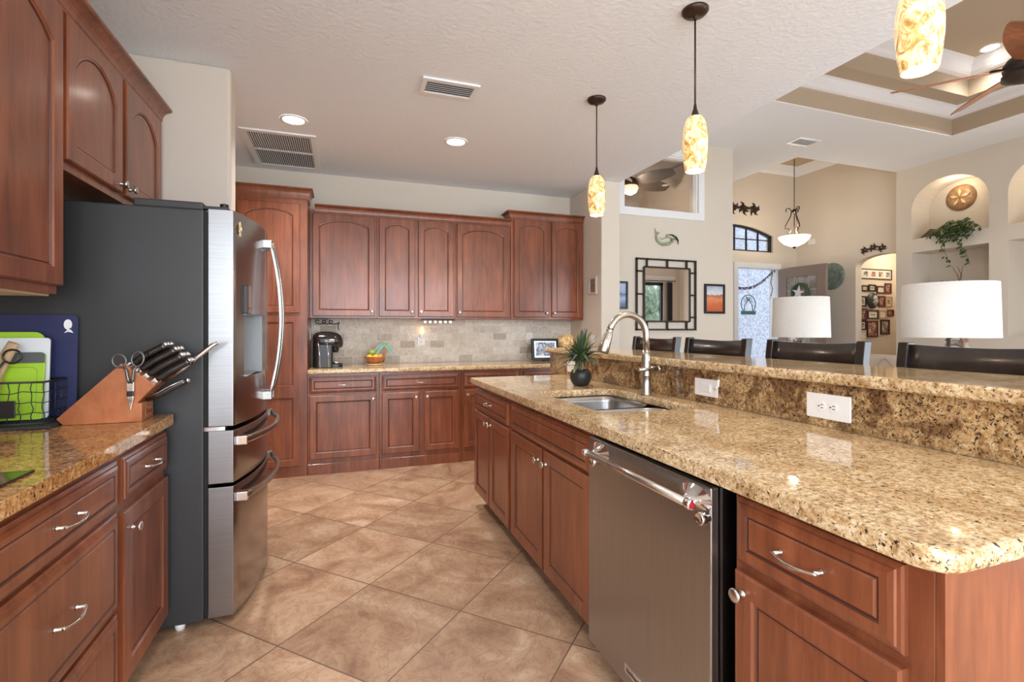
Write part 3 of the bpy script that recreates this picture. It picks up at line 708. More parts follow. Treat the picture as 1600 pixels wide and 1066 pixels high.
# ================================================================== REFRIGERATOR
c = thing('refrigerator', 'black stainless french door refrigerator with charcoal sides', 'refrigerator', (-.9, 2.8, 0))
Y0, Y1, XF = 2.375, 3.225, -.548
MB().box(-1.262, XF, Y0, Y1, .03, 1.765).build('case', FSIDE, c, bev=.006, seg=3)
MB().box(XF, XF + .012, Y0 + .012, Y1 - .012, .05, 1.76).build('gasket', GAP, c)
def bulge(y): return -.440 + .070 * (1 - ((y - (Y0 + Y1) / 2) / ((Y1 - Y0) / 2)) ** 2)
def fdoor(ya, yb, z0, z1, name, hole=None, n=14):
    # curved door skin; hole = (y0, y1, z0, z1) for the dispenser recess
    ys = sorted(set([ya + (yb - ya) * i / n for i in range(n + 1)] + (list(hole[:2]) if hole else [])))
    zs = [z0] + (list(hole[2:]) if hole else []) + [z1]
    mb = MB(); xb = XF + .014; V = {}; B = {}
    for y in ys:
        for z in zs: V[y, z] = mb.v((bulge(y), y, z)); B[y, z] = mb.v((xb, y, z))
    for a, b in zip(ys, ys[1:]):
        for p, q in zip(zs, zs[1:]):
            inside = hole and a >= hole[0] - 1e-6 and b <= hole[1] + 1e-6 and p >= hole[2] - 1e-6 and q <= hole[3] + 1e-6
            if not inside: mb.f([V[a, p], V[b, p], V[b, q], V[a, q]], True)
            mb.f([B[a, p], B[b, p], B[b, q], B[a, q]])
    for z in (z0, z1):
        for a, b in zip(ys, ys[1:]): mb.f([V[a, z], V[b, z], B[b, z], B[a, z]])
    mb.mi = 1
    for y in (ya, yb):
        for p, q in zip(zs, zs[1:]): mb.f([V[y, p], V[y, q], B[y, q], B[y, p]])
    mb.mi = 0
    return mb.build(name, [FSTEEL, FSIDE2], c, bev=.003, seg=2)
YM = (Y0 + Y1) / 2
HY = (2.47, 2.72, 1.05, 1.33)
ld = fdoor(Y0 + .004, YM - .003, .846, 1.772, 'door', HY); ld['label'] = 'left refrigerator door with ice and water dispenser'
rd = fdoor(YM + .003, Y1 - .004, .846, 1.772, 'door')
md = fdoor(Y0 + .004, Y1 - .004, .603, .828, 'drawer'); bd = fdoor(Y0 + .004, Y1 - .004, .035, .588, 'freezer_drawer')
# dispenser
mb = MB(); y0, y1, z0, z1 = HY; xd = XF + .03
mb.box(xd - .004, xd, y0, y1, z0, z1).box(xd, bulge(y0) - .001, y0, y0 + .004, z0, z1).box(xd, bulge(y1) - .001, y1 - .004, y1, z0, z1).box(xd, bulge(YM) - .035, y0, y1, z1 - .004, z1).box(xd, bulge(YM) - .03, y0, y1, z0, z0 + .006)
dsp = mb.build('dispenser', mat('dispenser_grey', (.30, .31, .32), .35), ld)
MB().box(bulge(HY[0]) - .001, bulge(HY[0]) + .018, y0 - .005, y1 + .005, z1, z1 + .13).build('control_panel', BLACKG, ld, bev=.004)
def vhandle(yc, p):
    pts = []
    for i in range(19):
        t = i / 18; z = .935 + t * .765; pts.append((bulge(yc) + .028 + .050 * math.sin(math.pi * t) ** .8, yc, z))
    mb = MB(); rows = []
    for i, q in enumerate(pts):
        rows.append([mb.v((q[0] + dx, q[1] + dy, q[2])) for dx, dy in ((-.008, -.013), (.004, -.013), (.009, -.007), (.009, .007), (.004, .013), (-.008, .013))])
    for A, B in zip(rows, rows[1:]):
        for k in range(6): mb.f([A[k], A[(k + 1) % 6], B[(k + 1) % 6], B[k]], True)
    mb.f(rows[0]); mb.f(rows[-1][::-1])
    for z in (.935, 1.70): mb.box(bulge(yc) - .004, bulge(yc) + .037, yc - .016, yc + .016, z - .028, z + .012)
    return mb.build('handle', STEEL, p, bev=.002)
vhandle(YM - .045, ld); vhandle(YM + .045, rd)
def hhandle(z, p):
    mb = MB(); rows = []; ya, yb = Y0 + .03, Y1 - .03
    for i in range(23):
        t = i / 22; y = ya + t * (yb - ya); x = bulge(y) + .030 + .022 * math.sin(math.pi * t) ** .7
        rows.append([mb.v((x + dx, y, z + dz)) for dx, dz in ((-.007, -.016), (.004, -.016), (.009, -.009), (.009, .009), (.004, .016), (-.007, .016))])
    for A, B in zip(rows, rows[1:]):
        for k in range(6): mb.f([A[k], A[(k + 1) % 6], B[(k + 1) % 6], B[k]])
    mb.f(rows[0]); mb.f(rows[-1][::-1]); o = mb.build('handle', STEEL, p, bev=.002)
    for y in (ya + .012, yb - .012): MB().box(bulge(y) - .004, bulge(y) + .040, y - .022, y + .022, z - .019, z + .019).build('handle_end', CHROME, o, bev=.003)
hhandle(.778, md); hhandle(.535, bd)
MB().box(-.80, XF - .005, Y0 + .01, Y0 + .075, 1.765, 1.798).build('hinge_cover', FSIDE, c, bev=.006)
MB().box(XF - .01, -.46, Y0 + .015, Y0 + .06, 1.772, 1.785).cyl((-.478, Y0 + .035, 1.772), (-.478, Y0 + .035, 1.80), .017).build('hinge', BLACK, c, bev=.002)
MB().box(XF, -.47, Y0 + .006, Y0 + .05, .829, .845).build('middle_hinge', CHROME, c)
for x, y in ((-.64, Y0 + .03), (-.64, Y1 - .05), (-1.2, Y0 + .05), (-1.2, Y1 - .05)): MB().cyl((x, y, 0), (x, y, .03), .017, .022).build('foot', PLATE, c)
mb = MB(frameT((bulge(2.43) + .0005, 2.43, 1.70), (0, 1, 0), (1, 0, 0)))
pts = []
for i in range(24):
    a = 2 * math.pi * i / 24; r = .030 if i % 2 == 0 else .019; pts.append((r * math.cos(a), r * 1.1 * math.sin(a)))
mb.prism([(p[0], p[1]) for p in pts], 'z', .0, .004)
mb.ball((0, 0, .004), .012, (1, 1, .5))
tag(mb.build('starburst_magnet', mat('pale_gold', (.75, .60, .36), .5), org=(bulge(2.43), 2.43, 1.70)), 'small gold starburst magnet high on the refrigerator door', 'magnet')

# ================================================================== CEILING FIXTURES
def can(x, y, z, label, e=32, group='recessed ceiling lights', r=.075):
    c = thing('recessed_light', label, 'ceiling light', (x, y, z), group)
    MB().lathe([(r + .02, -.001), (r + .018, -.006), (r + .002, -.008), (r - .004, -.002)], (x, y, z), (0, 0, 1), 28, cap=False).build('trim_ring', WHITE, c)
    MB().lathe([(r, -.0035), (.0001, -.004)], (x, y, z), (0, 0, 1), 28, cap=False).build('lens', GLOW, c)
    light('SPOT', 'recessed_lamp', (x, y, z - .02), e, (1, .95, .90), .07, spot=R(130))
can(-.33, 3.90, KZ, 'lit recessed ceiling light beside the large return grille', 100)
can(.88, 3.92, KZ, 'lit recessed ceiling light in the middle of the kitchen ceiling', 100)
can(-.1, .9, KZ, 'added unseen recessed ceiling light over the left counter end'); can(-.1, -1.2, KZ, 'added unseen recessed ceiling light behind the camera'); can(2.1, -1.2, KZ, 'added unseen recessed ceiling light over the breakfast end')  # three out-of-view downlights added to brighten the kitchen
can(4.3, 1.75, 4.33, 'added unseen recessed light in the tray ceiling on the kitchen side', 40); can(6.5, 1.7, 4.33, 'added unseen recessed light in the tray ceiling near the sliding doors', 40)  # two unseen tray downlights added to lift the living room light
can(6.67, 3.33, 4.33, 'lit recessed light in the stepped tray ceiling', 40)
def vent(label, x0, x1, y0, y1, z, n, along='x', rows=1, fr=.03, slatm=WHITE):
    c = thing('ceiling_vent', label, 'vent', ((x0 + x1) / 2, (y0 + y1) / 2, z))
    MB().box(x0 + fr, x1 - fr, y0 + fr, y1 - fr, z - .002, z - .0005).build('backing', mat('vent_shadow_grey' if z < 3 else 'pale_vent_grey', (.12, .12, .12) if z < 3 else (.5, .5, .5), .8), c)
    mb = MB(); ring(mb, x0, x1, y0, y1, x0 + fr, x1 - fr, y0 + fr, y1 - fr, z - .012, z - .0005)
    if rows == 2: mb.box(x0 + fr, x1 - fr, (y0 + y1) / 2 - .012, (y0 + y1) / 2 + .012, z - .011, z - .002)
    mb.build('frame', WHITE, c)
    mb = MB()
    for i in range(n):
        if along == 'x':   # slats spread along x, each running in y
            x = x0 + fr + (x1 - x0 - 2 * fr) * (i + .5) / n; mb.prism([(x - .003, z - .010), (x + .001, z - .003), (x + .003, z - .003), (x - .001, z - .011)], 'y', y0 + fr, y1 - fr)
        else:
            y = y0 + fr + (y1 - y0 - 2 * fr) * (i + .5) / n; mb.prism([(y - .004, z - .010), (y + .009, z - .002), (y + .012, z - .003), (y - .001, z - .011)], 'x', x0 + fr, x1 - fr)
    mb.build('louvers', slatm, c)
vent('large white return air grille on the kitchen ceiling above the pantry', -.735, -.19, 4.165, 5.035, KZ, 27, 'x', 2, .045)
vent('small white supply vent near the middle of the kitchen ceiling', .466, .823, 2.965, 3.17, KZ, 6, 'y')
vent('white supply vent on the living room ceiling near the foyer', 5.37, 5.73, 4.565, 4.78, LZ, 6, 'y')
# pendants
def pendant(y, label):
    x = 1.60; c = thing('pendant_light', label, 'pendant light', (x, y, 2.02), 'pendants over the bar')
    MB().lathe([(.062, 0), (.062, -.008), (.052, -.020), (.030, -.028), (.008, -.034), (.008, -.045), (.0001, -.045)], (x, y, KZ - .0006), (0, 0, 1), 28).build('canopy', BRONZE, c)
    MB().cyl((x, y, 2.32), (x, y, KZ - .04), .0042, seg=8).build('stem', BRONZE, c)
    MB().lathe([(.034, 0), (.030, .012), (.018, .030), (.009, .058), (.006, .080), (.0001, .081)], (x, y, 2.258), (0, 0, 1), 20).build('cap', BRONZE, c)
    prof = [(.032, .258), (.044, .240), (.053, .205), (.0575, .165), (.0585, .13), (.057, .09), (.0525, .045), (.0455, .0)]
    inner = [(r - .004, z) for r, z in prof[::-1]]
    g = MB().lathe(prof + inner, (x, y, 2.018), (0, 0, 1), 32, cap=False).build('glass_shade', ART_GLASS, c)
    MB().lathe([(.0001, .0), (.020, .01), (.028, .035), (.020, .065), (.012, .085), (.0001, .09)], (x, y, 2.05), (0, 0, 1), 16, cap=False).build('bulb', GLOW, c)
    light('POINT', 'pendant_lamp', (x, y, 2.03), 5, (1, .82, .58), .035)
pendant(2.89, 'amber art glass pendant farthest from the camera near the sink end')
pendant(1.93, 'middle amber art glass pendant hanging over the bar')
pendant(.965, 'nearest amber art glass pendant cut off by the top of the photo')

# ================================================================== BACK COUNTER OBJECTS
CZ = .9145
# coffee maker
X, Y = -.125, 4.83
c = thing('coffee_maker', 'black single cup coffee maker with chrome accents by the pantry', 'coffee maker', (X, Y, CZ))
MB(Matrix.Translation((X, Y, CZ))).prism(rrect(-.12, .05, -.13, .13, (.02, .05, .05, .02), 5), 'z', 0, .235).build('housing', BLACK, c, bev=.006)
MB(Matrix.Translation((X, Y, CZ))).prism(rrect(.0, .135, -.10, .10, (.05, .02, .02, .05), 6), 'z', 0, .032).build('drip_base', BLACK, c, bev=.004)
MB().cyl((X + .078, Y - .02, CZ + .032), (X + .078, Y - .02, CZ + .052), .042, .040, 24).build('drip_tray', CHROME, c)
mb = MB(Matrix.Translation((X, Y, CZ)))
rows = []
for z, s, sh in ((.180, .80, .02), (.200, .95, .008), (.225, 1.0, .004), (.262, 1.0, .0), (.290, .92, -.006), (.312, .74, -.012), (.324, .45, -.016), (.328, .10, -.018)):
    rows.append([mb.v((.008 + sh + (x - .008) * s, y * s, z)) for x, y in rrect(-.122, .138, -.135, .135, (.09, .06, .06, .09), 8)])
for a, b in zip(rows, rows[1:]):
    for i in range(len(a)): mb.f([a[i], a[(i + 1) % len(a)], b[(i + 1) % len(a)], b[i]], True)
mb.f(rows[0][::-1]); mb.f(rows[-1]); mb.build('brew_head', BLACKG, c)
MB(Matrix.Translation((X, Y, CZ))).cyl((.068, -.02, .135), (.068, -.02, .20), .030, .042, 20).build('nozzle', BLACK, c)
pts = [(X - .02 + .165 * math.sin(a), Y - .148 * math.cos(a) * 1.0, CZ + .248 + .004 * math.cos(a)) for a in [R(10 + i * 16) for i in range(11)]]
MB().tube(pts, .0085, 10).build('lid_handle', CHROME, c)
for x_ in (-.062, .012): MB().tube([(X + x_ - .012, Y - .132, CZ + .235), (X + x_ + .002, Y - .134, CZ + .12), (X + x_ + .006, Y - .133, CZ + .005)], .0045, 8).build('accent_strip', CHROME, c)
# curly cord on hook below the cabinet
pts = []
for i in range(48):
    t = i / 47; pts.append((-.235 + .185 * t + .030 * math.cos(t * 19), 5.04 + .02 * math.cos(t * 14), 1.332 - .004 * t + .017 * math.sin(t * 19)))
pts += [(-.03, 5.03, 1.30), (-.032, 5.02, 1.275), (-.02, 5.0, 1.255)]
c = thing('looped_cord', 'black looped cord hanging under the cabinet above the coffee maker', 'cord', (-.13, 5.04, 1.26))
MB().tube(pts, .0045, 6).build('cord', BLACK, c)
MB().box(-.245, -.12, 5.02, 5.06, 1.354, 1.365).build('mounting_strip', BLACK, c)
# outlet on the side of the pantry
MB().box(-.2775, -.272, 4.93, 4.985, 1.16, 1.27).build('light_switch', PLATE, org=(-.275, 4.96, 1.16), bev=.002)
tag(bpy.data.objects['light_switch'], 'small white switch on the dark pantry side behind the coffee maker', 'switch')
# fruit bowl with palm
X, Y = .305, 4.95
c = thing('fruit_bowl', 'small wooden bowl with painted palm tree and fruit by the backsplash', 'bowl', (X, Y, CZ))
BOWLW = wood('bowl_wood', (.35, .11, .03), (.48, .17, .05), (.6, .25, .09), .3)
MB().lathe([(.078, 0), (.085, .006), (.085, .013), (.07, .016), (.0001, .016)], (X, Y, CZ), (0, 0, 1), 28).build('base_plate', wood('pale_plate_wood', (.5, .3, .15), (.62, .42, .24), (.7, .5, .3), .3), c)
MB().lathe([(.045, .016), (.060, .022), (.082, .045), (.100, .078), (.104, .084), (.098, .084), (.078, .052), (.045, .030), (.0001, .028)], (X, Y, CZ), (0, 0, 1), 32).build('bowl', BOWLW, c)
mb = MB(); tr = [(X + .085 + .012 * math.sin(t * 2), Y + .02, CZ + .02 + .165 * t) for t in [i / 8 for i in range(9)]]
mb.tube(tr, [.010 - .004 * i / 8 for i in range(9)], 8); mb.build('palm_trunk', BOWLW, c)
mb = MB(); top = Vector(tr[-1]); PALM = art('painted_palm_green', [(.3, (.10, .22, .15)), (.6, (.22, .38, .28))], 30)
for a, L in ((200, .085), (168, .095), (135, .08), (95, .055), (50, .075), (12, .085), (-25, .075)):
    d0 = Vector((math.cos(R(a)), 0, math.sin(R(a)))); mb.strip([top + d0 * L * t + Vector((0, -.012 * t, -.075 * t * t + .01 * t)) for t in [i / 7 for i in range(8)]], .016, (0, 1, 0))
mb.build('palm_fronds', PALM, c)
LIME = mat('lime_green_fruit', (.30, .40, .05), .4, bump=.1); LEM = mat('lemon_yellow_fruit', (.85, .50, .04), .4, bump=.1); ORG_ = mat('orange_fruit', (.85, .30, .03), .45, bump=.1)
for (dx, dy, dz, r, mm, nm, lb) in ((-.026, -.004, .122, .030, LIME, 'lime', 'green lime on top of the fruit in the palm tree bowl'), (-.048, -.03, .078, .028, LEM, 'lemon', 'yellow lemon at the left of the palm tree bowl'), (.005, -.045, .078, .028, LEM, 'lemon', 'yellow lemon at the front of the palm tree bowl'), (.046, -.015, .080, .028, ORG_, 'orange', 'small orange at the right of the palm tree bowl')):
    tag(MB().ball((X + dx, Y + dy, CZ + dz), r, (1.12, 1, .95)).build(nm, mm, org=(X + dx, Y + dy, CZ + dz - r)), lb, 'fruit')
# outlets on the splash
def outlet(p, name='socket'):
    T = p
    for s in (-1, 1):
        o = MB(T).lathe([(.0165, .0060), (.0165, .0085)], (0, s * .022, 0), (0, 0, 1), 18).build(name, PLATE, cur)
        mb = MB(T)
        for dx in (-.0055, .0055): mb.box(dx - .0013, dx + .0013, s * .022 - .002, s * .022 + .007, .0085, .0090)
        mb.cyl((0, s * .022 - .009, .0085), (0, s * .022 - .009, .0090), .0028); mb.build('slots', BLACK, o)
def plate(name, label, T, w_, h_, loc, cat='outlet'):
    global cur
    cur = thing(name, label, cat, loc)
    MB(T).prism(rrect(-w_ / 2, w_ / 2, -h_ / 2, h_ / 2, (.004,) * 4, 3), 'z', .0006, .006).build('cover_plate', PLATE, cur, bev=.0015)
    return cur
Tb = frameT((.785, 5.150, 1.155), (1, 0, 0), (0, -1, 0))
c = plate('wall_outlet', 'white outlet on the tile with a glowing plug-in freshener', Tb, .075, .12, (.785, 5.15, 1.10)); outlet(Tb)
c = thing('plug_in_freshener', 'lit amber plug-in air freshener above the fruit bowl outlet', 'air freshener', (.79, 5.10, 1.18))
MB().box(.765, .812, 5.105, 5.142, 1.175, 1.215).build('base', PLATE, c, bev=.006)
MB().lathe([(.012, 0), (.022, .010), (.024, .035), (.014, .060), (.010, .075), (.0001, .076)], (.788, 5.115, 1.215), (0, 0, 1), 18).build('glass_bottle', mat('amber_glow_glass', (1, .6, .3), .2, emit=(1, .55, .22), es=2.2), c)
Tb = frameT((1.995, 5.150, 1.165), (1, 0, 0), (0, -1, 0))
c = plate('wall_outlet', 'white outlet with charger beside the digital photo frame', Tb, .075, .12, (1.995, 5.15, 1.10)); outlet(Tb)
c = thing('charger', 'white plug charger with cable in the outlet by the digital frame', 'charger', (2.0, 5.12, 1.09))
MB().box(1.985, 2.03, 5.115, 5.142, 1.09, 1.15).build('plug', PLATE, c, bev=.004)
MB().tube([(1.99, 5.125, 1.09), (1.975, 5.12, 1.04), (1.95, 5.11, .99), (1.955, 5.08, .94), (1.99, 5.02, .92)], .0025, 6).build('cable', mat('grey_cable', (.3, .3, .3), .5), c)
# under-cabinet strip
c = thing('under_cabinet_strip', 'black strip with row of white knobs under the middle upper cabinet', 'rack', (.93, 4.98, 1.33))
MB().box(.765, 1.10, 4.955, 5.01, 1.350, 1.3655).build('bar', BLACK, c, bev=.002)
for i in range(6): MB().lathe([(.013, 0), (.015, -.006), (.014, -.020), (.008, -.026), (.0001, -.027)], (.80 + i * .052, 4.982, 1.350), (0, 0, 1), 14, cap=False).build('bulb', mat('glowing_white_knob', (.9, .88, .82), .3, emit=(1, .95, .85), es=.5) if i == 0 else bpy.data.materials['glowing_white_knob'], c)  # row of white knobs, not lamps; faint glow added through emission
# digital photo frame
Tf = Matrix.Translation((2.13, 4.99, CZ)) @ Matrix.Rotation(R(-8), 4, 'X') @ Matrix.Rotation(R(2), 4, 'Z')
c = thing('digital_photo_frame', 'black digital photo frame showing a group picture on the back counter', 'photo frame', (2.13, 4.99, CZ))
mb = MB(Tf); frame_xz(mb, -.16, .16, .010, .245, .026, -.012, .012); mb.box(-.15, .15, .0, .012, .02, .235); mb.build('bezel', BLACK, c, bev=.002)
mb = MB(Tf); frame_xz(mb, -.134, .134, .036, .219, .016, -.008, -.0015); mb.build('white_mat', mat('screen_white', (.8, .85, .95), .3, emit=(.8, .88, 1), es=.55), c)
MB(Tf).box(-.118, .118, -.004, -.0015, .052, .203).build('screen', art('screen_picture', [(.35, (.05, .05, .08)), (.48, (.35, .40, .50)), (.6, (.75, .80, .9))], 26), c)
MB(Tf).prism([(0.0, .03), (0.0, .14), (.06, .012)], 'x', -.02, .02).build('stand', BLACK, c)
# wicker sphere lamp and white object in the corner
c = thing('accent_lamp', 'small amber glowing wicker lamp in the right corner of the back counter', 'lamp', (2.405, 5.04, CZ))
MB().lathe([(.05, 0), (.055, .01), (.03, .03), (.028, .12), (.05, .14)], (2.405, 5.04, CZ), (0, 0, 1), 20).build('base', mat('dark_carved_wood', (.12, .06, .03), .5), c)
MB().lathe([(.045, .14), (.08, .17), (.092, .21), (.08, .26), (.05, .29), (.0001, .29)], (2.405, 5.04, CZ), (0, 0, 1), 24, cap=False).build('shade', shade_glass('amber_wicker', .25, [(.35, (.25, .12, .04)), (.5, (.8, .5, .2)), (.65, (1, .85, .55))]), c)
c = thing('wall_switch', 'white light switch on the kitchen side wall low by the corner', 'switch', (2.51, 4.72, 1.05))
Tb = frameT((2.5115, 4.62, 1.14), (0, -1, 0), (-1, 0, 0))
MB(Tb).box(-.037, .037, -.058, .058, .0006, .006).build('cover_plate', PLATE, c, bev=.0015); MB(Tb).box(-.015, .015, -.033, .033, .006, .010).build('rocker', PLATE, c, bev=.001)
c = thing('framed_picture', 'tiny framed sepia print on the kitchen side wall right of the upper cabinets', 'picture', (2.50, 4.60, 1.62))
Tb = frameT((2.511, 4.60, 1.722), (0, -1, 0), (-1, 0, 0))
def picture(p, T, w_, h_, fw, fm, am, depth=.015, matw=0, matm=None):
    mb = MB(T); z0 = .0008
    for a in ((-w_ / 2, w_ / 2, -h_ / 2, -h_ / 2 + fw), (-w_ / 2, w_ / 2, h_ / 2 - fw, h_ / 2), (-w_ / 2, -w_ / 2 + fw, -h_ / 2 + fw, h_ / 2 - fw), (w_ / 2 - fw, w_ / 2, -h_ / 2 + fw, h_ / 2 - fw)):
        mb.box(a[0], a[1], a[2], a[3], z0, depth)
    mb.build('frame', fm, p, bev=.001, seg=1)
    if matw:
        MB(T).box(-w_ / 2 + fw, w_ / 2 - fw, -h_ / 2 + fw, h_ / 2 - fw, z0, depth * .4).build('mat_board', matm or WHITE, p)
    MB(T).box(-w_ / 2 + fw + matw, w_ / 2 - fw - matw, -h_ / 2 + fw + matw, h_ / 2 - fw - matw, z0, depth * .4 + (.0012 if matw else 0)).build('print', am, p)
SEPIA = art('sepia_photo', [(.35, (.05, .035, .03)), (.5, (.25, .20, .17)), (.65, (.68, .60, .52))], 22)
picture(c, Tb, .165, .185, .022, mat('pale_wood_frame', (.62, .55, .48), .4), art('dark_leaf_print', [(.4, (.08, .06, .05)), (.6, (.35, .27, .20))], 26), .02)

# ================================================================== ISLAND OBJECTS
# switch plate and outlet plate on the splash
Ts = frameT((1.6178, 1.872, .988), (0, -1, 0), (-1, 0, 0))
c = plate('switch_plate', 'white rocker switch plate with side clip on the granite splash near the faucet', Ts, .150, .080, (1.617, 1.872, .948), 'switch')
MB(Ts).box(-.038, .038, -.019, .019, .006, .0085).build('rocker_frame', PLATE, c, bev=.0008); MB(Ts).prism([(-.034, .0085), (.034, .0085), (.034, .014)], 'y', -.016, .016).build('rocker', PLATE, c)
c = thing('plastic_clip', 'small white plastic hook at the right edge of the switch plate', 'hook', (1.61, 1.785, .98))
MB().tube([(1.600, 1.800, .992), (1.598, 1.786, .996), (1.598, 1.776, 1.008), (1.60, 1.774, 1.035)], [.007, .006, .006, .004], 10).build('hook', PLATE, c)
Ts = frameT((1.6178, 1.262, .988), (0, -1, 0), (-1, 0, 0))
c = plate('wall_outlet', 'white horizontal duplex outlet plate on the granite splash nearest the camera', Ts, .165, .088, (1.617, 1.262, .944))
Tq = Ts @ Matrix.Rotation(R(-90), 4, 'Z') @ Matrix.Translation((0, 0, 0)); cur = c; outlet(Tq)
Ts = frameT((1.6178, 3.30, .985), (0, -1, 0), (-1, 0, 0))
c = plate('wall_outlet', 'beige outlet plate on the granite splash behind the potted plant', Ts, .13, .085, (1.617, 3.3, .94)); cur = c; outlet(Ts @ Matrix.Rotation(R(90), 4, 'Z'))
# potted plant
X, Y = 1.395, 2.72
c = thing('potted_plant', 'spiky green plant in a round black pot on the island', 'plant', (X, Y, CZ))
POT = mat('matte_black_pot', (.022, .022, .024), .4)
MB().lathe([(.034, 0), (.044, .002), (.058, .022), (.066, .050), (.064, .076), (.055, .094), (.050, .098), (.046, .094), (.0001, .085)], (X, Y, CZ), (0, 0, 1), 32).build('pot', POT, c)
rnd = random.Random(3); base = Vector((X, Y, CZ + .088))
for mi, (mm, n, nm) in enumerate(((LEAF3, 48, 'blue_green_leaves'), (LEAF, 34, 'dark_green_leaves'), (LEAF2, 34, 'yellow_green_leaves'))):
    mb = MB()
    for i in range(n):
        a = rnd.uniform(0, 6.283); el = rnd.uniform(.25, 1.45); L = rnd.uniform(.13, .225); s0 = rnd.uniform(.02, .10)
        h_ = Vector((math.cos(a), math.sin(a), 0)); p0 = base + Vector((rnd.uniform(-.012, .012), rnd.uniform(-.012, .012), s0))
        d0 = h_ * math.cos(el) + Vector((0, 0, math.sin(el)))
        mb.strip([p0 + d0 * L * t - Vector((0, 0, 1)) * .10 * math.cos(el) * t * t * (L / .2) for t in [k / 7 for k in range(8)]], rnd.uniform(.0075, .012), h_.cross(Vector((0, 0, 1))).cross(d0))
    mb.build(nm, mm, c)
mb = MB()
for i in range(7):
    a = i * .9; mb.tube([base + Vector((.010 * math.cos(a), .010 * math.sin(a), -.005)), base + Vector((.016 * math.cos(a + .5), .016 * math.sin(a + .5), .05)), base + Vector((.02 * math.cos(a + 1), .02 * math.sin(a + 1), .10))], .0045, 6)
mb.build('stems', mat('dry_stem', (.28, .24, .15), .7), c)

# ================================================================== LEFT COUNTER OBJECTS
# knife block
c = thing('knife_block', 'angled reddish wooden knife block on the left counter', 'knife block', (-.82, 2.25, CZ))
KW = wood('knife_block_wood', (.36, .11, .04), (.46, .16, .06), (.55, .21, .09), .35, .2, (5, 5, 5), 2)
mb = MB(); mb.prism([(-.965, .938), (-.945, CZ), (-.708, CZ), (-.708, .985), (-.722, .985), (-.664, 1.050), (-.772, 1.134)], 'y', 2.192, 2.312)
mb.build('block', KW, c, bev=.002)
MB().box(-.705, -.7035, 2.215, 2.29, .93, .965).build('logo_panel', KW, c)
text('Shun', .030, mat('burned_brown', (.12, .03, .015), .6), 'lettering', c, frameT((-.7028, 2.252, .948), (0, 1, 0), (1, 0, 0)), .0003)
# knives: each slides out of the sloping face along direction kd
kd = Vector((math.cos(R(37)), 0, math.sin(R(37)))); f0 = Vector((-.664, 0, 1.050)); f1 = Vector((-.772, 0, 1.134))
def knife(pos, y, L, label, dirv=kd, th=.0105, steelfrac=1, roll=0):
    p = f0 + (f1 - f0) * pos + Vector((0, y, 0)); dv = dirv.normalized(); sd = Vector((0, 1, 0)); up = sd.cross(dv) * -1
    c = thing('kitchen_knife', label, 'knife', p, 'knives in the wooden block')
    T = Matrix(((dv.x, sd.x, up.x, p.x), (dv.y, sd.y, up.y, p.y), (dv.z, sd.z, up.z, p.z), (0, 0, 0, 1)))
    mb = MB(T); pts = []; rr = []
    for i in range(13):
        t = i / 12; pts.append((.012 + t * L, 0, -.006 * t * t + .002 * math.sin(t * 5))); rr.append(th * (.80 + .22 * math.sin(t * math.pi * .9) + (.18 if t > .85 else 0)))
    mb.tube(pts, rr, 12, flat=.62); mb.build('handle', BLACKG, c)
    MB(T).box(.001, .013, -.006, .006, -.010, .010).build('bolster', CHROME, c, bev=.002)
    MB(T).tube([(q[0], q[1], q[2] + r * .62 + .0003) for q, r in zip(pts, rr)], .0021, 6).build('tang', CHROME, c)
    MB(T).lathe([(.0105, 0), (.0110, .004), (.009, .009), (.0001, .010)], (L + .012, 0, -.006), (1, 0, 0), 12).build('end_cap', CHROME, c)
    MB(T).box(-.012, .001, -.001, .001, -.009, .009).build('blade', NICKEL, c)
rowsK = ((.86, (.026, .060, .096), .128), (.60, (.022, .058, .098), .136), (.36, (.020, .054, .098), .130), (.12, (.024, .058), .128))
nmR = ('top', 'second', 'third', 'lowest'); nmC = (('front', 'middle', 'rear'), ('front', 'middle', 'rear'), ('front', 'middle', 'rear'), ('front', 'rear'))
for ri, (pos, ys, L) in enumerate(rowsK):
    for ci, y in enumerate(ys):
        knife(pos, 2.192 + y, L, 'black handled knife in the %s row of the block, %s one' % (nmR[ri], nmC[ri][ci]), th=.0125)
c = thing('sharpening_steel', 'long steel honing rod sticking farthest out of the knife block', 'sharpening steel', (-.63, 2.29, 1.07))
MB().tube([(-.662, 2.298, 1.056), (-.60, 2.298, 1.104), (-.555, 2.298, 1.146), (-.50, 2.298, 1.194), (-.478, 2.298, 1.206)], [.0075, .0095, .0085, .0095, .006], 12).build('handle', NICKEL, c)
c = thing('kitchen_knife', 'wide black handled utility knife lying in the lower slot of the block', 'knife', (-.71, 2.23, .985))
MB().tube([(-.706, 2.235, .990), (-.67, 2.237, 1.005), (-.63, 2.238, 1.030), (-.59, 2.24, 1.052), (-.572, 2.24, 1.060)], [.009, .013, .013, .013, .009], 12, flat=.7).build('handle', BLACKG, c)
MB().tube([(-.700, 2.2265, .9995), (-.67, 2.2275, 1.015), (-.63, 2.2285, 1.040), (-.585, 2.231, 1.062)], .002, 6).build('tang', CHROME, c)
MB().lathe([(.010, 0), (.011, .006), (.0001, .012)], (-.574, 2.24, 1.058), (.8, 0, .4), 12).build('end_cap', CHROME, c)
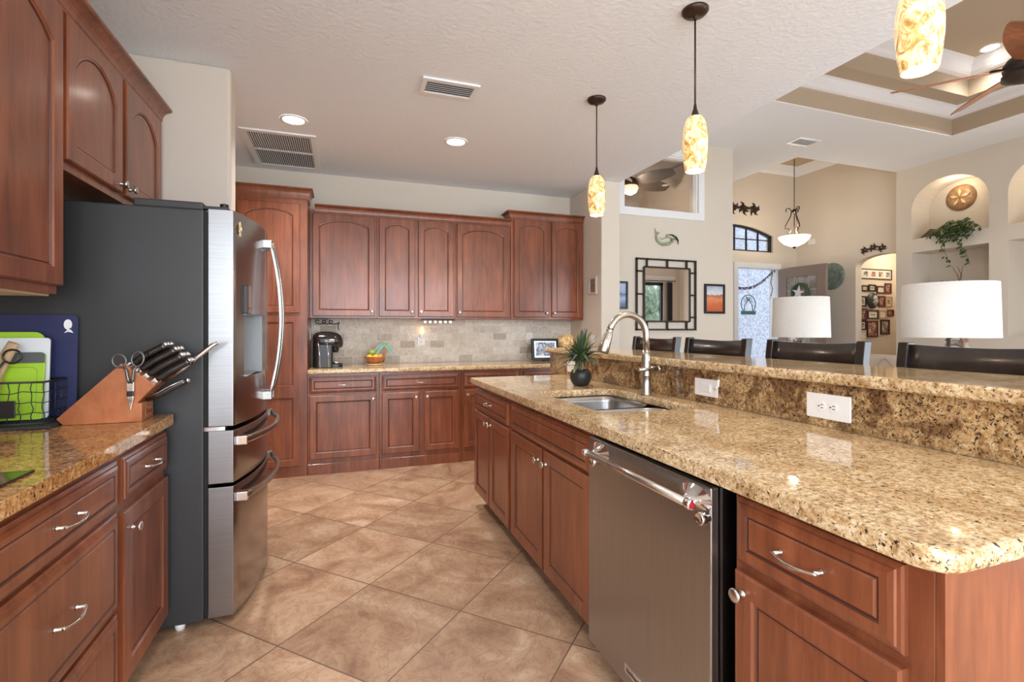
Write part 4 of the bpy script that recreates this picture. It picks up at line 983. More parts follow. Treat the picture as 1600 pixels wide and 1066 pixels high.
# scissors hanging on the block front
c = thing('scissors', 'kitchen scissors with looped grey handles hung on the front of the knife block', 'scissors', (-.735, 2.18, .96))
def ringpts(cx, cz, rx, rz, tilt, y=2.180, n=18): return [(cx + rx * math.cos(a) * math.cos(tilt) - rz * math.sin(a) * math.sin(tilt), y, cz + rx * math.cos(a) * math.sin(tilt) + rz * math.sin(a) * math.cos(tilt)) for a in [2 * math.pi * i / n for i in range(n)]]
SG = mat('gunmetal_handles', (.16, .16, .16), .3, .8)
MB().tube(ringpts(-.773, 1.144, .021, .024, R(18)), .0035, 8, True).build('handle_loop', SG, c)
MB().tube(ringpts(-.716, 1.150, .019, .027, R(-8)), .0035, 8, True).build('handle_loop', SG, c)
MB().tube([(-.762, 2.180, 1.122), (-.751, 2.180, 1.11), (-.746, 2.180, 1.075), (-.741, 2.180, 1.06)], [.0035, .005, .006, .006], 8).build('shank', SG, c)
MB().tube([(-.720, 2.180, 1.123), (-.728, 2.180, 1.11), (-.731, 2.180, 1.075), (-.735, 2.180, 1.06)], [.0035, .005, .006, .006], 8).build('shank', SG, c)
MB().prism([(-.749, 1.065), (-.727, 1.065), (-.729, 1.005), (-.736, .962), (-.739, .962), (-.747, 1.005)], 'y', 2.176, 2.182).build('blades', CHROME, c, bev=.001)
MB().box(-.749, -.728, 2.174, 2.183, 1.012, 1.032).build('pivot_cover', BLACK, c, bev=.002)
# blue cutting mat leaning on the refrigerator
c = thing('cutting_mat', 'large navy blue cutting mat with fish logo leaning on the refrigerator side', 'cutting mat', (-1.12, 2.35, CZ))
Tm = Matrix.Translation((0, 2.345, CZ)) @ Matrix.Rotation(R(-2.5), 4, 'X')
MB(Tm).prism(rrect(-1.26, -.968, .0, .402, (.02,) * 4, 5), 'y', -.004, 0).build('sheet', mat('navy_plastic', (.022, .026, .095), .5), c)
fx, fz = -1.0, .360
pts = [(fx + .013 * math.cos(a), fz + .005 + .020 * math.sin(a)) for a in [R(-50 + 20 * i) for i in range(15)]] + [(fx - .001, fz - .016), (fx - .012, fz - .028), (fx + .002, fz - .023), (fx + .018, fz - .028), (fx + .010, fz - .016), (fx + .004, fz - .013), (fx + .006, fz - .006)]
MB(Tm).prism(pts, 'y', -.0050, -.0042).build('fish_logo', WHITE, c)
# tray and wire basket
TR = mat('black_tray', (.025, .025, .028), .6)
tag(MB().prism(rrect(-1.26, -.955, 2.135, 2.335, (.006,) * 4, 3), 'z', CZ, CZ + .010).build('serving_tray', TR, org=(-1.1, 2.24, CZ), bev=.003), 'flat dark grey tray under the wire basket', 'tray')
BX0, BX1, BY0, BY1, BZ0, BZ1 = -1.255, -.992, 2.175, 2.325, CZ + .0145, CZ + .160
c = thing('wire_basket', 'dark wire basket holding cutting boards on the left counter', 'basket', (-1.12, 2.25, BZ0))
WR = mat('dark_wire', (.045, .045, .05), .45, .6); rnd = random.Random(5)
for z, r, nm in ((BZ0, .0032, 'base_ring'), (BZ1, .0036, 'rim')): MB().tube([(BX0, BY0, z), (BX1, BY0, z), (BX1, BY1, z), (BX0, BY1, z)], r, 6, True).build(nm, WR, c)
mb = MB()
def wob(p, q, n=6, amp=.005):
    p = Vector(p); q = Vector(q); return [p.lerp(q, i / n) + (Vector((rnd.uniform(-amp, amp), 0, rnd.uniform(-amp, amp))) if 0 < i < n else Vector()) for i in range(n + 1)]
for y in (BY0, BY1):
    for k in range(9): x = BX0 + (BX1 - BX0) * k / 8; mb.tube(wob((x, y, BZ0), (x, y, BZ1)), .0017, 5)
    for k in range(1, 4): z = BZ0 + (BZ1 - BZ0) * k / 4; mb.tube(wob((BX0, y, z), (BX1, y, z), 9), .0017, 5)
for k in range(1, 4):
    y = BY0 + (BY1 - BY0) * k / 4
    for x in (BX0, BX1): mb.tube([(x, y, BZ0), (x, y, BZ1)], .0017, 5)
    z = BZ0 + (BZ1 - BZ0) * k / 4; mb.tube([(BX1, BY0, z), (BX1, BY1, z)], .0017, 5)
    mb.tube([(BX0, y, BZ0), (BX1, y, BZ0)], .0017, 5)
mb.build('wires', WR, c)
mb = MB().box(-1.22, -1.068, BY0 - .008, BY0 - .003, CZ + .038, CZ + .098); mb.build('name_tag', BLACK, c, bev=.001)
LIMEG = mat('lime_plastic', (.38, .62, .04), .35); BW = mat('white_board_plastic', (.74, .76, .80), .4)
def board(y, tilt, x0, x1, z1, m_, label, rad=.03, extra=None):
    c = thing('cutting_board', label, 'cutting board', ((x0 + x1) / 2, y, BZ0 + .004)); T = Matrix.Translation((0, y, BZ0 + .004)) @ Matrix.Rotation(R(tilt), 4, 'X')
    MB(T).prism(rrect(x0, x1, 0, z1, (rad, rad, .01, .01), 5), 'y', -.0035, .0035).build('board', m_, c, bev=.001)
    if extra: extra(c, T)
board(2.296, -3, -1.25, -1.050, .318, LIMEG, 'rear lime green cutting board standing behind the white one')
board(2.276, -3, -1.25, -1.024, .296, BW, 'white cutting board between the two green ones', .012)
def ex(c, T):
    MB(T).prism(rrect(-1.25, -1.0305, .205, .244, (.012, .01, .002, .002), 4), 'y', -.0062, -.0037).build('grey_grip', mat('dark_grey_grip', (.10, .11, .11), .5), c)
    mb = MB(T); o_ = rrect(-1.235, -1.050, .02, .190, (.02,) * 4, 4); mb.tube([(x, -.0038, z) for x, z in o_], .0018, 5, True); mb.build('juice_groove', mat('lime_groove', (.28, .50, .03), .4), c)
board(2.252, -5, -1.25, -1.030, .242, LIMEG, 'front lime green cutting board with dark grey grip in the basket', .012, ex)
c = thing('wooden_tool', 'light wood handled kitchen tool leaning in the wire basket', 'utensil', (-1.15, 2.21, 1.07))
MB().tube([(-1.16, 2.225, BZ0 + .01), (-1.14, 2.225, 1.10), (-1.12, 2.228, 1.17), (-1.10, 2.228, 1.212)], [.009, .012, .020, .017], 8, flat=.5).build('handle', wood('birch_handle', (.55, .36, .18), (.66, .46, .26), (.75, .55, .34), .5, 0), c)
c = thing('scissors', 'black handled scissors standing in the wire basket', 'scissors', (-1.09, 2.21, 1.0))
MB().tube(ringpts(-1.092, 1.165, .026, .024, 0, 2.202), .0035, 8, True).build('handle_loop', BLACK, c)
MB().tube([(-1.112, 2.202, 1.150), (-1.14, 2.204, 1.11), (-1.17, 2.206, 1.0)], .004, 6).build('shank', BLACK, c)
MB().box(-1.20, -1.125, 2.184, 2.188, BZ0 + .01, 1.12).build('seed_packet', art('printed_paper', [(.4, (.35, .45, .5)), (.5, (.75, .75, .7)), (.6, (.85, .85, .82))], 60), org=(-1.16, 2.2, BZ0 + .01))
tag(bpy.data.objects['seed_packet'], 'small pale printed packet inside the wire basket at the frame edge', 'packet')

# ================================================================== LIVING SIDE
# wall mirror
c = thing('wall_mirror', 'rectangular mirror in a dark open lattice metal frame', 'mirror', (3.84, 5.15, 1.245))
x0, x1, z0, z1 = 3.392, 4.285, 1.248, 2.138; g = .095
mb = MB(); b = .0105
def barx(x0, x1, z, y=5.150, b=b): mb.box(x0, x1, y - b, y + .010, z - b, z + b)
def barz(x, z0, z1, y=5.150, b=b): mb.box(x - b, x + b, y - b, y + .010, z0, z1)
barx(x0, x1, z0 + b); barx(x0, x1, z1 - b); barz(x0 + b, z0, z1); barz(x1 - b, z0, z1)
ix0, ix1, iz0, iz1 = x0 + .115, x1 - .10, z0 + .112, z1 - .108
barx(ix0, ix1, iz0); barx(ix0, ix1, iz1); barz(ix0, iz0, iz1); barz(ix1, iz0, iz1)
for t in (.06, .5, .93): x = ix0 + (ix1 - ix0) * t; barz(x, z0, iz0); barz(x, iz1, z1)
for t in (.08, .5, .92): z = iz0 + (iz1 - iz0) * t; barx(x0, ix0, z); barx(ix1, x1, z)
mb.build('lattice_frame', IRON, c)
MB().box(ix0, ix1, 5.150, 5.158, iz0, iz1).build('mirror_glass', MIRROR, c)
MB().box(ix0 + .3, ix1 - .3, 5.158, 5.1695, iz0 + .3, iz1 - .3).build('mount', IRON, c)
# pictures beside it
c = thing('framed_picture', 'black framed print of an orange desert sunset right of the mirror', 'picture', (4.585, 5.15, 1.47))
DES = hart('desert_print', -.02, .36, [(0, (.50, .10, .04)), (.35, (.62, .16, .06)), (.55, (.75, .28, .13)), (.66, (.45, .14, .08)), (.72, (.70, .72, .75)), (.86, (.55, .60, .68)), (1, (.40, .45, .55))], .3, 14)
picture(c, frameT((4.585, 5.169, 1.658), (1, 0, 0), (0, -1, 0)), .325, .385, .028, BLACK, DES, .022)
c = thing('framed_picture', 'black framed blue seascape print half hidden by the column', 'picture', (3.16, 5.15, 1.50))
SEA = hart('sea_print', -.02, .32, [(0, (.05, .06, .10)), (.25, (.12, .16, .28)), (.45, (.38, .45, .66)), (.62, (.10, .13, .22)), (.68, (.35, .42, .62)), (1, (.45, .52, .72))], .25, 12)
picture(c, frameT((3.13, 5.169, 1.675), (1, 0, 0), (0, -1, 0)), .30, .335, .024, BLACK, SEA, .022)
# mermaid relief
GRN = art('verdigris_relief', [(.3, (.22, .27, .16)), (.55, (.40, .45, .30)), (.75, (.60, .62, .48))], 18, rough=.5)
c = thing('mermaid_plaque', 'pale green metal mermaid wall sculpture above the mirror', 'wall art', (3.85, 5.15, 2.30))
T = frameT((3.665, 5.160, 2.30), (1, 0, 0), (0, -1, 0))
def P3(l, z=.006): return [(a, b, z) for a, b in l]
mb = MB(T); mb.tube(P3([(.035, .170), (.022, .12), (.03, .07), (.07, .035), (.13, .022), (.20, .030), (.255, .060), (.262, .095)]), [.014, .020, .028, .037, .043, .043, .034, .026], 10, flat=.45)
mb.prism([(.035, .15), (.004, .215), (.012, .150), (.02, .13)], 'z', 0, .010).prism([(.030, .15), (.075, .170), (.050, .135)], 'z', 0, .010); mb.build('tail', GRN, c)
mb = MB(T); mb.tube(P3([(.262, .095), (.23, .11), (.18, .115), (.14, .10)]), [.020, .017, .013, .008], 10, flat=.5).tube(P3([(.262, .095), (.290, .11), (.315, .085)]), [.018, .014, .010], 10, flat=.5).ball((.19, .135, .008), .018, (1.1, 1, .5)).tube(P3([(.15, .10), (.11, .085), (.075, .10)]), [.007, .006, .005], 8); mb.build('torso', GRN, c)
mb = MB(T); mb.tube(P3([(.20, .145), (.25, .150), (.31, .125), (.345, .085), (.345, .03)]), [.010, .014, .016, .014, .004], 8, flat=.5); mb.build('hair', IRON, c)
# bar stools
SM = 2.275
def stool(yc, label):
    c = thing('bar_stool', label, 'bar stool', (SM - .18, yc, 0), 'bar stools along the raised bar')
    W = .555
    for s, nm in ((-1, 'back_post'), (1, 'back_post')):
        mb = MB(); rows = []
        for z, xo in ((0, .02), (.35, -.01), (.72, 0), (.95, .012), (1.12, .030), (1.205, .042)):
            wd = .020 if z > .7 else .018; x = SM + xo; y = yc + s * (W / 2 - .020)
            rows.append([mb.v((x + a * .024, y + b_ * wd, z)) for a, b_ in ((-1, -1), (1, -1), (1, 1), (-1, 1))])
        for A, B in zip(rows, rows[1:]):
            for k in range(4): mb.f([A[k], A[(k + 1) % 4], B[(k + 1) % 4], B[k]])
        mb.f(rows[0][::-1]); mb.f(rows[-1]); mb.build(nm, DARKWOOD, c, bev=.004)
    def slat(z0, z1, xo, nm, bow=.045):
        mb = MB(); rows = []
        for i in range(13):
            t = i / 12; y = yc - W / 2 + .035 + t * (W - .07); b_ = bow * math.sin(math.pi * t); dz = .010 * math.sin(math.pi * t)
            rows.append([mb.v((SM + xo + b_ + dx + (z - z0) * .12, y, z - (dz if z == z1 else 0))) for dx, z in ((-.010, z0), (.010, z0), (.010, z1), (-.010, z1))])
        for A, B in zip(rows, rows[1:]):
            for k in range(4): mb.f([A[k], A[(k + 1) % 4], B[(k + 1) % 4], B[k]], k in (1, 3))
        mb.f(rows[0]); mb.f(rows[-1][::-1]); mb.build(nm, DARKWOOD, c)
    slat(1.045, 1.196, .022, 'top_slat'); slat(.88, .94, .006, 'lower_slat')
    for s in (-1, 1): MB().box(SM - .395, SM - .355, yc + s * (W / 2 - .040) - .02, yc + s * (W / 2 - .040) + .02, 0, .70).build('front_leg', DARKWOOD, c, bev=.003)
    for s in (-1, 1): MB().box(SM - .355, SM - .03, yc + s * (W / 2 - .04) - .012, yc + s * (W / 2 - .04) + .012, .30, .335).build('side_stretcher', DARKWOOD, c, bev=.002)
    MB().box(SM - .385, SM - .365, yc - W / 2 + .06, yc + W / 2 - .06, .22, .26).build('footrest', DARKWOOD, c, bev=.002)
    MB().prism(rrect(SM - .42, SM - .02, yc - W / 2 + .02, yc + W / 2 - .02, (.02, .05, .05, .02), 4), 'z', .70, .76).build('seat', mat('black_leather', (.02, .018, .018), .4) if 'black_leather' not in bpy.data.materials else bpy.data.materials['black_leather'], c, bev=.018, seg=3)
stool(3.245, 'dark wood bar stool farthest along the bar under the mirror'); stool(2.59, 'dark wood bar stool second from the far end in front of the entry door')
stool(1.888, 'dark wood bar stool in front of the smaller looking lamp shade'); stool(1.19, 'dark wood bar stool nearest the camera at the right edge')
# console table and lamps
CW = wood('walnut_console', (.10, .05, .025), (.16, .08, .04), (.22, .12, .06), .35)
c = thing('console_table', 'long narrow wooden console table carrying the two lamps', 'table', (3.22, 2.25, 0))
MB().box(2.86, 3.58, 1.3, 3.2, .72, .76).build('tabletop', CW, c, bev=.004)
for x in (2.92, 3.52):
    for y in (1.36, 3.14): MB().box(x - .03, x + .03, y - .03, y + .03, 0, .72).build('leg', CW, c, bev=.003)
SHADE, nt, b = newmat('linen_lamp_shade')
n = noise(nt, coords(nt, (1, 1, 9)).outputs[0], 60, 4, .6); r = ramp(nt, [(.3, (.66, .63, .58)), (.7, (.78, .75, .71))]); nt.links.new(n.outputs['Fac'], r.inputs[0]); nt.links.new(r.outputs[0], b.inputs['Base Color'])
b.inputs['Roughness'].default_value = .9; b.inputs['Emission Color'].default_value = (1, .95, .88, 1); b.inputs['Emission Strength'].default_value = .04
DRIFT = art('driftwood_silver', [(.3, (.12, .10, .09)), (.5, (.38, .36, .34)), (.7, (.62, .62, .62))], 20, rough=.4)
DRIFT2 = art('bronze_driftwood', [(.3, (.08, .045, .03)), (.5, (.25, .15, .10)), (.7, (.42, .28, .20))], 20, rough=.4)
def lamp(x, y, z0, z1, rt, rb, label, seed):
    c = thing('table_lamp', label, 'lamp', (x, y, .7605), 'console lamps')
    mb = MB(); mb.lathe([(rb, 0), (rt, z1 - z0), (rt - .003, z1 - z0), (rb - .003, 0)], (x, y, z0), (0, 0, 1), 48, cap=False); mb.build('lamp_shade', SHADE, c)
    MB().lathe([(.09, 0), (.09, .02), (.03, .035), (.0001, .036)], (x, y, .7605), (0, 0, 1), 24).build('foot', DRIFT2, c)
    MB().cyl((x, y, .79), (x, y, z1 - .03), .008, seg=8).build('stem', IRON, c)
    for k in range(3): a = k * 2.094; MB().tube([(x, y, z1 - .03), (x + (rt - .004) * math.cos(a), y + (rt - .004) * math.sin(a), z1 - .012)], .002, 5).build('spider_arm', IRON, c)
    MB().ball((x, y, z0 + .14), .032).cyl((x, y, z0 + .06), (x, y, z0 + .115), .018).build('bulb', GLOW, c)
    rr = random.Random(seed)
    for k in range(9):
        a = rr.uniform(0, 6.28); mb = MB(); zb = .80 + k * .045; R0 = .05 + .03 * math.sin(k * 1.1)
        mb.tube([(x + R0 * math.cos(a + t * 2.2) * (1 - .2 * t), y + R0 * math.sin(a + t * 2.2) * (1 - .2 * t), zb + .075 * math.sin(t * 2.6)) for t in [i / 6 for i in range(7)]], [.008, .014, .017, .018, .016, .012, .006], 8)
        mb.build('driftwood_branch', DRIFT if k % 2 else DRIFT2, c)
lamp(3.05, 1.70, 1.218, 1.502, .198, .205, 'white drum shade lamp on twisted driftwood base in front of the wall niches', 4)
lamp(3.38, 2.87, 1.200, 1.508, .192, .200, 'white drum shade lamp in front of the open entry door', 9)
# sofa
FAB = mat('beige_upholstery', (.55, .46, .37), .9, bump=.2, bscale=90)
c = thing('sofa', 'beige quilted sofa seen between two bar stools', 'sofa', (6.0, 3.1, 0))
MB().box(5.55, 5.80, 1.9, 4.3, .08, .98).build('backrest', FAB, c, bev=.06, seg=4)
MB().box(5.80, 6.55, 2.1, 4.1, .08, .44).build('seat', FAB, c, bev=.04, seg=3)
for y in (1.9, 4.1): MB().box(5.80, 6.55, y, y + .2, .08, .64).build('armrest', FAB, c, bev=.05, seg=3)
for y in (2.12, 3.12):
    MB().box(5.82, 6.02, y, y + .96, .46, .96).build('back_cushion', FAB, c, bev=.06, seg=3)
for x in (5.6, 6.5):
    for y in (1.96, 4.24): MB().box(x - .02, x + .02, y - .02, y + .02, 0, .08).build('leg', CW, c)
mb = MB()
for i in range(9):
    y = 2.0 + i * .28; mb.tube([(5.545, y, .95), (5.545, y + .14, .80), (5.545, y, .65)], .004, 5).tube([(5.545, y, .95), (5.545, y - .14, .80), (5.545, y, .65)], .004, 5)
mb.build('quilt_stitching', mat('stitch_tan', (.40, .32, .25), .9), c)
# ceiling fan
FCX, FCY, FCZ = 4.45, 2.02, 3.07
c = thing('ceiling_fan', 'dark bronze ceiling fan with reddish wood blades in the tray ceiling', 'ceiling fan', (FCX, FCY, FCZ - .1))
MB().cyl((FCX, FCY, FCZ + .05), (FCX, FCY, 4.30), .014).build('downrod', IRON, c)
MB().lathe([(.075, 0), (.07, -.04), (.02, -.07), (.0001, -.07)], (FCX, FCY, 4.3295), (0, 0, 1), 24).build('canopy', IRON, c)
MB().lathe([(.02, .12), (.05, .10), (.10, .06), (.125, .02), (.125, -.01), (.09, -.035), (.13, -.045), (.13, -.07), (.05, -.10), (.0001, -.10)], (FCX, FCY, FCZ), (0, 0, 1), 32).build('motor', IRON, c)
def fan_blade(p, ang, L0, L1, wd, pitch, z, m, parent, nm='blade'):
    mb = MB(Matrix.Translation((p[0], p[1], z)) @ Matrix.Rotation(ang, 4, 'Z') @ Matrix.Rotation(pitch, 4, 'X')); n = 12; A = []; B = []
    for i in range(n + 1):
        t = i / n; x = L0 + (L1 - L0) * t; w_ = wd * (.45 + .75 * math.sin(math.pi * (.12 + .80 * t))) * (1 if t < .93 else .8)
        A.append((x, w_ * .5)); B.append((x, -w_ * .5))
    mb.prism(A + B[::-1], 'z', -.004, .004); return mb.build(nm, m, parent, bev=.0015)
for k in range(5):
    a = R(58 + 72 * k); fan_blade((FCX, FCY), a, .13, .745, .16, R(-24), FCZ + .0, FANWOOD, c)
    MB(Matrix.Translation((FCX, FCY, FCZ)) @ Matrix.Rotation(a, 4, 'Z')).box(.08, .19, -.02, .02, .004, .010).build('blade_iron', IRON, c)
# fan in the room behind the high window
c = thing('ceiling_fan', 'fan with lit glass bowl seen through the high interior window', 'ceiling fan', (3.72, 6.0, 3.1))
P = (3.87, 6.02)
MB().cyl((P[0], P[1], 3.38), (P[0], P[1], 3.72), .014).build('downrod', IRON, c); MB().lathe([(.02, .09), (.10, .06), (.11, 0), (.08, -.03), (.0001, -.03)], (P[0], P[1], 3.33), (0, 0, 1), 24).build('motor', BRONZE, c)
MB().lathe([(.10, 0), (.115, -.03), (.09, -.09), (.03, -.12), (.0001, -.12)], (P[0], P[1], 3.295), (0, 0, 1), 24).build('glass_bowl', mat('glowing_bowl', (1, .9, .75), .3, emit=(1, .85, .62), es=3), c)
for k in range(5): fan_blade(P, R(5 + 72 * k), .11, .68, .19, R(-24), 3.345, mat('grey_brown_blade', (.13, .10, .085), .4) if k == 0 else bpy.data.materials['grey_brown_blade'], c)
light('POINT', 'far_room_lamp', (P[0], P[1], 3.10), 34, (1, .88, .7), .08)
can(4.30, 7.4, 3.72, 'recessed light in the room seen through the high window', 18)
# niche decorations
c = thing('sand_dollar', 'round brown sand dollar plaque hung in the arched niche', 'wall art', (8.30, 4.49, 3.02))
BRN = art('bronze_shell', [(.3, (.22, .11, .05)), (.6, (.42, .25, .12)), (.75, (.6, .42, .24))], 14, rough=.4)
MB().lathe([(.185, 0), (.18, .012), (.12, .026), (.0001, .032)], (8.329, 4.49, 3.138), (-1, 0, 0), 36).build('disc', BRN, c)
mb = MB(frameT((8.31, 4.49, 3.138), (0, -1, 0), (-1, 0, 0)))
for k in range(5):
    a = R(90 + 72 * k); d0 = (math.cos(a), math.sin(a)); s0 = (-d0[1], d0[0])
    mb.prism([(d0[0] * .02, d0[1] * .02), (d0[0] * .08 + s0[0] * .022, d0[1] * .08 + s0[1] * .022), (d0[0] * .125, d0[1] * .125), (d0[0] * .08 - s0[0] * .022, d0[1] * .08 - s0[1] * .022)], 'z', -.002, .018)
mb.build('petals', mat('pale_shell', (.72, .52, .32), .5), c)
c = thing('shelf_shell', 'dark brown wedge shaped shell at the left of the arched niche', 'ornament', (8.12, 4.75, 2.586))
MB().prism([(4.86, 2.586), (4.66, 2.586), (4.66, 2.70), (4.70, 2.715)], 'x', 8.02, 8.2).build('shell', mat('dark_brown_shell', (.10, .055, .04), .5), c, bev=.01)
c = thing('trailing_ivy', 'green ivy plant trailing down from the arched niche shelf', 'plant', (8.0, 4.34, 2.586))
MB().lathe([(.07, 0), (.09, .07), (.085, .08), (.0001, .075)], (8.05, 4.34, 2.586), (0, 0, 1), 20).build('pot', BRONZE, c)
rnd = random.Random(11); V = []
for k in range(46):
    y = 4.34 + rnd.gauss(0, .12); V.append([(8.05, 4.34, 2.64), ((8.05 + 7.93) / 2 + rnd.uniform(-.05, .03), (4.34 + y) / 2, 2.66 + rnd.uniform(.03, .11)), (7.90 + rnd.uniform(-.05, .06), y, 2.63 + rnd.uniform(-.04, .07)), (7.88 + rnd.uniform(-.03, .01), y + rnd.uniform(-.03, .03), 2.60 - rnd.uniform(0, .16))])
V.append([(7.95, 4.45, 2.64), (7.88, 4.47, 2.56), (7.895, 4.46, 2.45), (7.90, 4.445, 2.33), (7.90, 4.41, 2.22), (7.90, 4.38, 2.12)])
V.append([(7.95, 4.30, 2.64), (7.87, 4.31, 2.52), (7.885, 4.28, 2.40), (7.89, 4.22, 2.31), (7.90, 4.18, 2.22), (7.90, 4.165, 2.12)])
V.append([(7.95, 4.26, 2.64), (7.88, 4.28, 2.5), (7.89, 4.25, 2.38), (7.90, 4.19, 2.28)])
mb = MB(); ml = MB(); m2 = MB()
for q, v in enumerate(V):
    mb.tube(v, .0025, 4)
    for a_, b_ in zip(v, v[1:]):
        for t in (.2, .5, .8):
            p = Vector(a_).lerp(Vector(b_), t) + Vector((rnd.uniform(-.02, .005), rnd.uniform(-.02, .02), rnd.uniform(-.015, .02)))
            d0 = Vector((rnd.uniform(-1, .2), rnd.uniform(-1, 1), rnd.uniform(-.9, .3))).normalized() * rnd.uniform(.035, .06)
            (ml if rnd.random() < .7 else m2).strip([p + d0 * s - Vector((0, 0, .01 * s * s)) for s in (0, .33, .66, 1)], .017, (-1, .2, .5))
mb.build('vines', mat('vine_green', (.12, .14, .05), .7), c); ml.build('leaves', mat('ivy_green', (.045, .085, .025), .5), c, kind='stuff'); m2.build('light_leaves', mat('ivy_light_green', (.14, .19, .06), .5), c, kind='stuff')
c = thing('driftwood_sculpture', 'twisted driftwood sculpture with thin branches in the lower niche behind the lamp', 'ornament', (8.12, 4.43, 1.171))
MB().box(8.02, 8.22, 4.30, 4.56, 1.1705, 1.22).build('base', DRIFT2, c, bev=.01)
rnd = random.Random(2)
for k in range(9):
    y = 4.43 + rnd.uniform(-.12, .12); ztop = 1.86 + rnd.uniform(-.02, .10)
    MB().tube([(8.12, 4.43, 1.22), (8.12 + rnd.uniform(-.06, .06), (4.43 + y) / 2, 1.55), (8.1 + rnd.uniform(-.06, .06), y, ztop - .1), (8.08, y + rnd.uniform(-.07, .07), ztop)], [.03, .035, .045, .012], 8).build('branch', DRIFT if k % 2 else DRIFT2, c)
for y0_, y1_ in ((4.40, 4.46), (4.37, 4.33), (4.36, 4.40)): MB().tube([(8.1, 4.41, 1.85), (8.1, y0_, 2.0), (8.08, y1_, 2.14)], [.008, .006, .003], 6).build('twig', DRIFT2, c)
light('POINT', 'niche_lamp', (8.1, 4.43, 3.30), 2.2, (1, .84, .6), .03); light('POINT', 'niche_lamp', (8.1, 3.32, 3.30), 2.2, (1, .84, .6), .03)

# ================================================================== FOYER
DOORM = mat('taupe_door_paint', (.30, .225, .19), .5)
c = thing('entry_door', 'open taupe entry door with tall leaded glass panel', 'door', (7.60, 6.45, 0))
mb = MB(); X0, X1 = 7.575, 7.62; ya, yb = 5.96, 6.90
mb.box(X0, X1, ya, yb, .01, .9).box(X0, X1, ya, ya + .17, .9, 2.36).box(X0, X1, yb - .17, yb, .9, 2.36).box(X0, X1, ya + .17, yb - .17, 2.19, 2.36)
mb.build('leaf', DOORM, c, bev=.003)
mb = MB(); Tn = frameT((X0, (ya + yb) / 2, 1.545), (0, -1, 0), (-1, 0, 0))
for a in ((-.31, .31, -.66, -.62), (-.31, .31, .62, .66), (-.31, -.27, -.62, .62), (.27, .31, -.62, .62)): mb.box(*a, 0, .014)
mb.build('glazing_bead', mat('light_taupe', (.50, .42, .36), .5), c, bev=.004)
LG = art('leaded_glass', [(.35, (.22, .20, .17)), (.6, (.42, .40, .36))], 6, rough=.15)
MB().box(X0 + .018, X0 + .026, ya + .17, yb - .17, .9, 2.19).build('glass_panel', LG, c)
mb = MB()
for dy in (-.14, .14): mb.box(X0 + .012, X0 + .017, 6.43 + dy - .006, 6.43 + dy + .006, .9, 2.19)
for z in (1.15, 1.95): mb.box(X0 + .012, X0 + .017, ya + .17, yb - .17, z - .006, z + .006)
mb.build('lead_lines', mat('lead_came', (.55, .53, .50), .4), c)
MB().cyl((X0 - .05, ya + .06, 1.0), (X0 + .09, ya + .06, 1.0), .012).ball((X0 - .055, ya + .06, 1.0), .028).build('knob', NICKEL, c)
c = thing('door_wreath', 'small wreath with silver starfish hanging on the open entry door glass', 'wreath', (X0, 6.43, 1.75))
MB().tube([(X0 - .02, 6.43 + .15 * math.cos(a), 1.90 + .15 * math.sin(a)) for a in [2 * math.pi * i / 20 for i in range(20)]], .028, 8, True).build('ring', LEAF, c)
mb = MB(); fpts = []
for i in range(10): a = R(100 + 36 * i); r = .13 if i % 2 == 0 else .045; fpts.append((6.43 + r * math.cos(a), 1.90 + r * math.sin(a)))
mb.prism(fpts, 'x', X0 - .07, X0 - .05); mb.build('starfish', WHITE, c, bev=.005)
# glass storm door ornament and light garland
TEAL = mat('verdigris_teal', (.10, .24, .24), .5)
c = thing('hanging_sign', 'round teal metal palm ornament hung in the front doorway', 'sign', (6.95, 6.98, 1.55))
yq = 6.985; cx, cz = 6.965, 1.72
mb = MB(); mb.tube([(cx + .165 * math.cos(a), yq, cz + .165 * math.sin(a)) for a in [R(-52 + 284 * i / 28) for i in range(29)]], .008, 8).box(cx - .165, cx + .165, yq - .006, yq + .006, cz - .19, cz - .125); mb.build('ring', TEAL, c)
mb = MB(); mb.tube([(cx - .09, yq, cz - .12), (cx - .085, yq, cz - .02), (cx - .02, yq, cz + .06), (cx + .03, yq, cz + .12)], .008, 6).tube([(cx + .10, yq, cz - .12), (cx + .085, yq, cz - .01), (cx + .02, yq, cz + .06), (cx - .05, yq, cz + .13)], .008, 6)
for a in (20, 60, 120, 160, 200, -20): mb.tube([(cx, yq, cz + .07), (cx + .06 * math.cos(R(a)), yq, cz + .07 + .05 * math.sin(R(a)) + .012), (cx + .10 * math.cos(R(a)), yq, cz + .07 + .07 * math.sin(R(a)) - .015)], .006, 6)
mb.build('palm_motif', TEAL, c)
mb = MB(); mb.tube([(cx, yq, cz + .17), (cx, yq, 2.38)], .0015, 4); mb.build('wire', IRON, c)
c = thing('garland', 'dark string garland draped across the top of the front doorway', 'garland', (7.1, 6.97, 1.95))
pts = [(6.66 + .9 * t, 6.975, 2.03 + .33 * t - .14 * math.sin(math.pi * t) * (1 - .2 * t)) for t in [i / 24 for i in range(25)]]
rnd = random.Random(8); mb = MB(); mb.tube(pts, .005, 5)
for p in pts:
    for k in range(2): mb.strip([Vector(p) + Vector((rnd.uniform(-.02, .02), rnd.uniform(-.01, .01), 0)) + Vector((rnd.uniform(-.02, .02), 0, -.045)) * s for s in (0, .5, 1)], .010, (0, 1, 0))
mb.build('strand', IRON, c)
mb = MB(); dp = [(7.50 + .02 * math.sin(i), 6.975, 2.36 - .045 * i) for i in range(12)]; mb.tube(dp, .005, 5)
for p in dp:
    for k in range(2): mb.strip([Vector(p) + Vector((rnd.uniform(-.05, .05), rnd.uniform(-.01, .01), -.04)) * s for s in (0, .5, 1)], .004, (0, 1, 0))
mb.build('hanging_end', IRON, c)
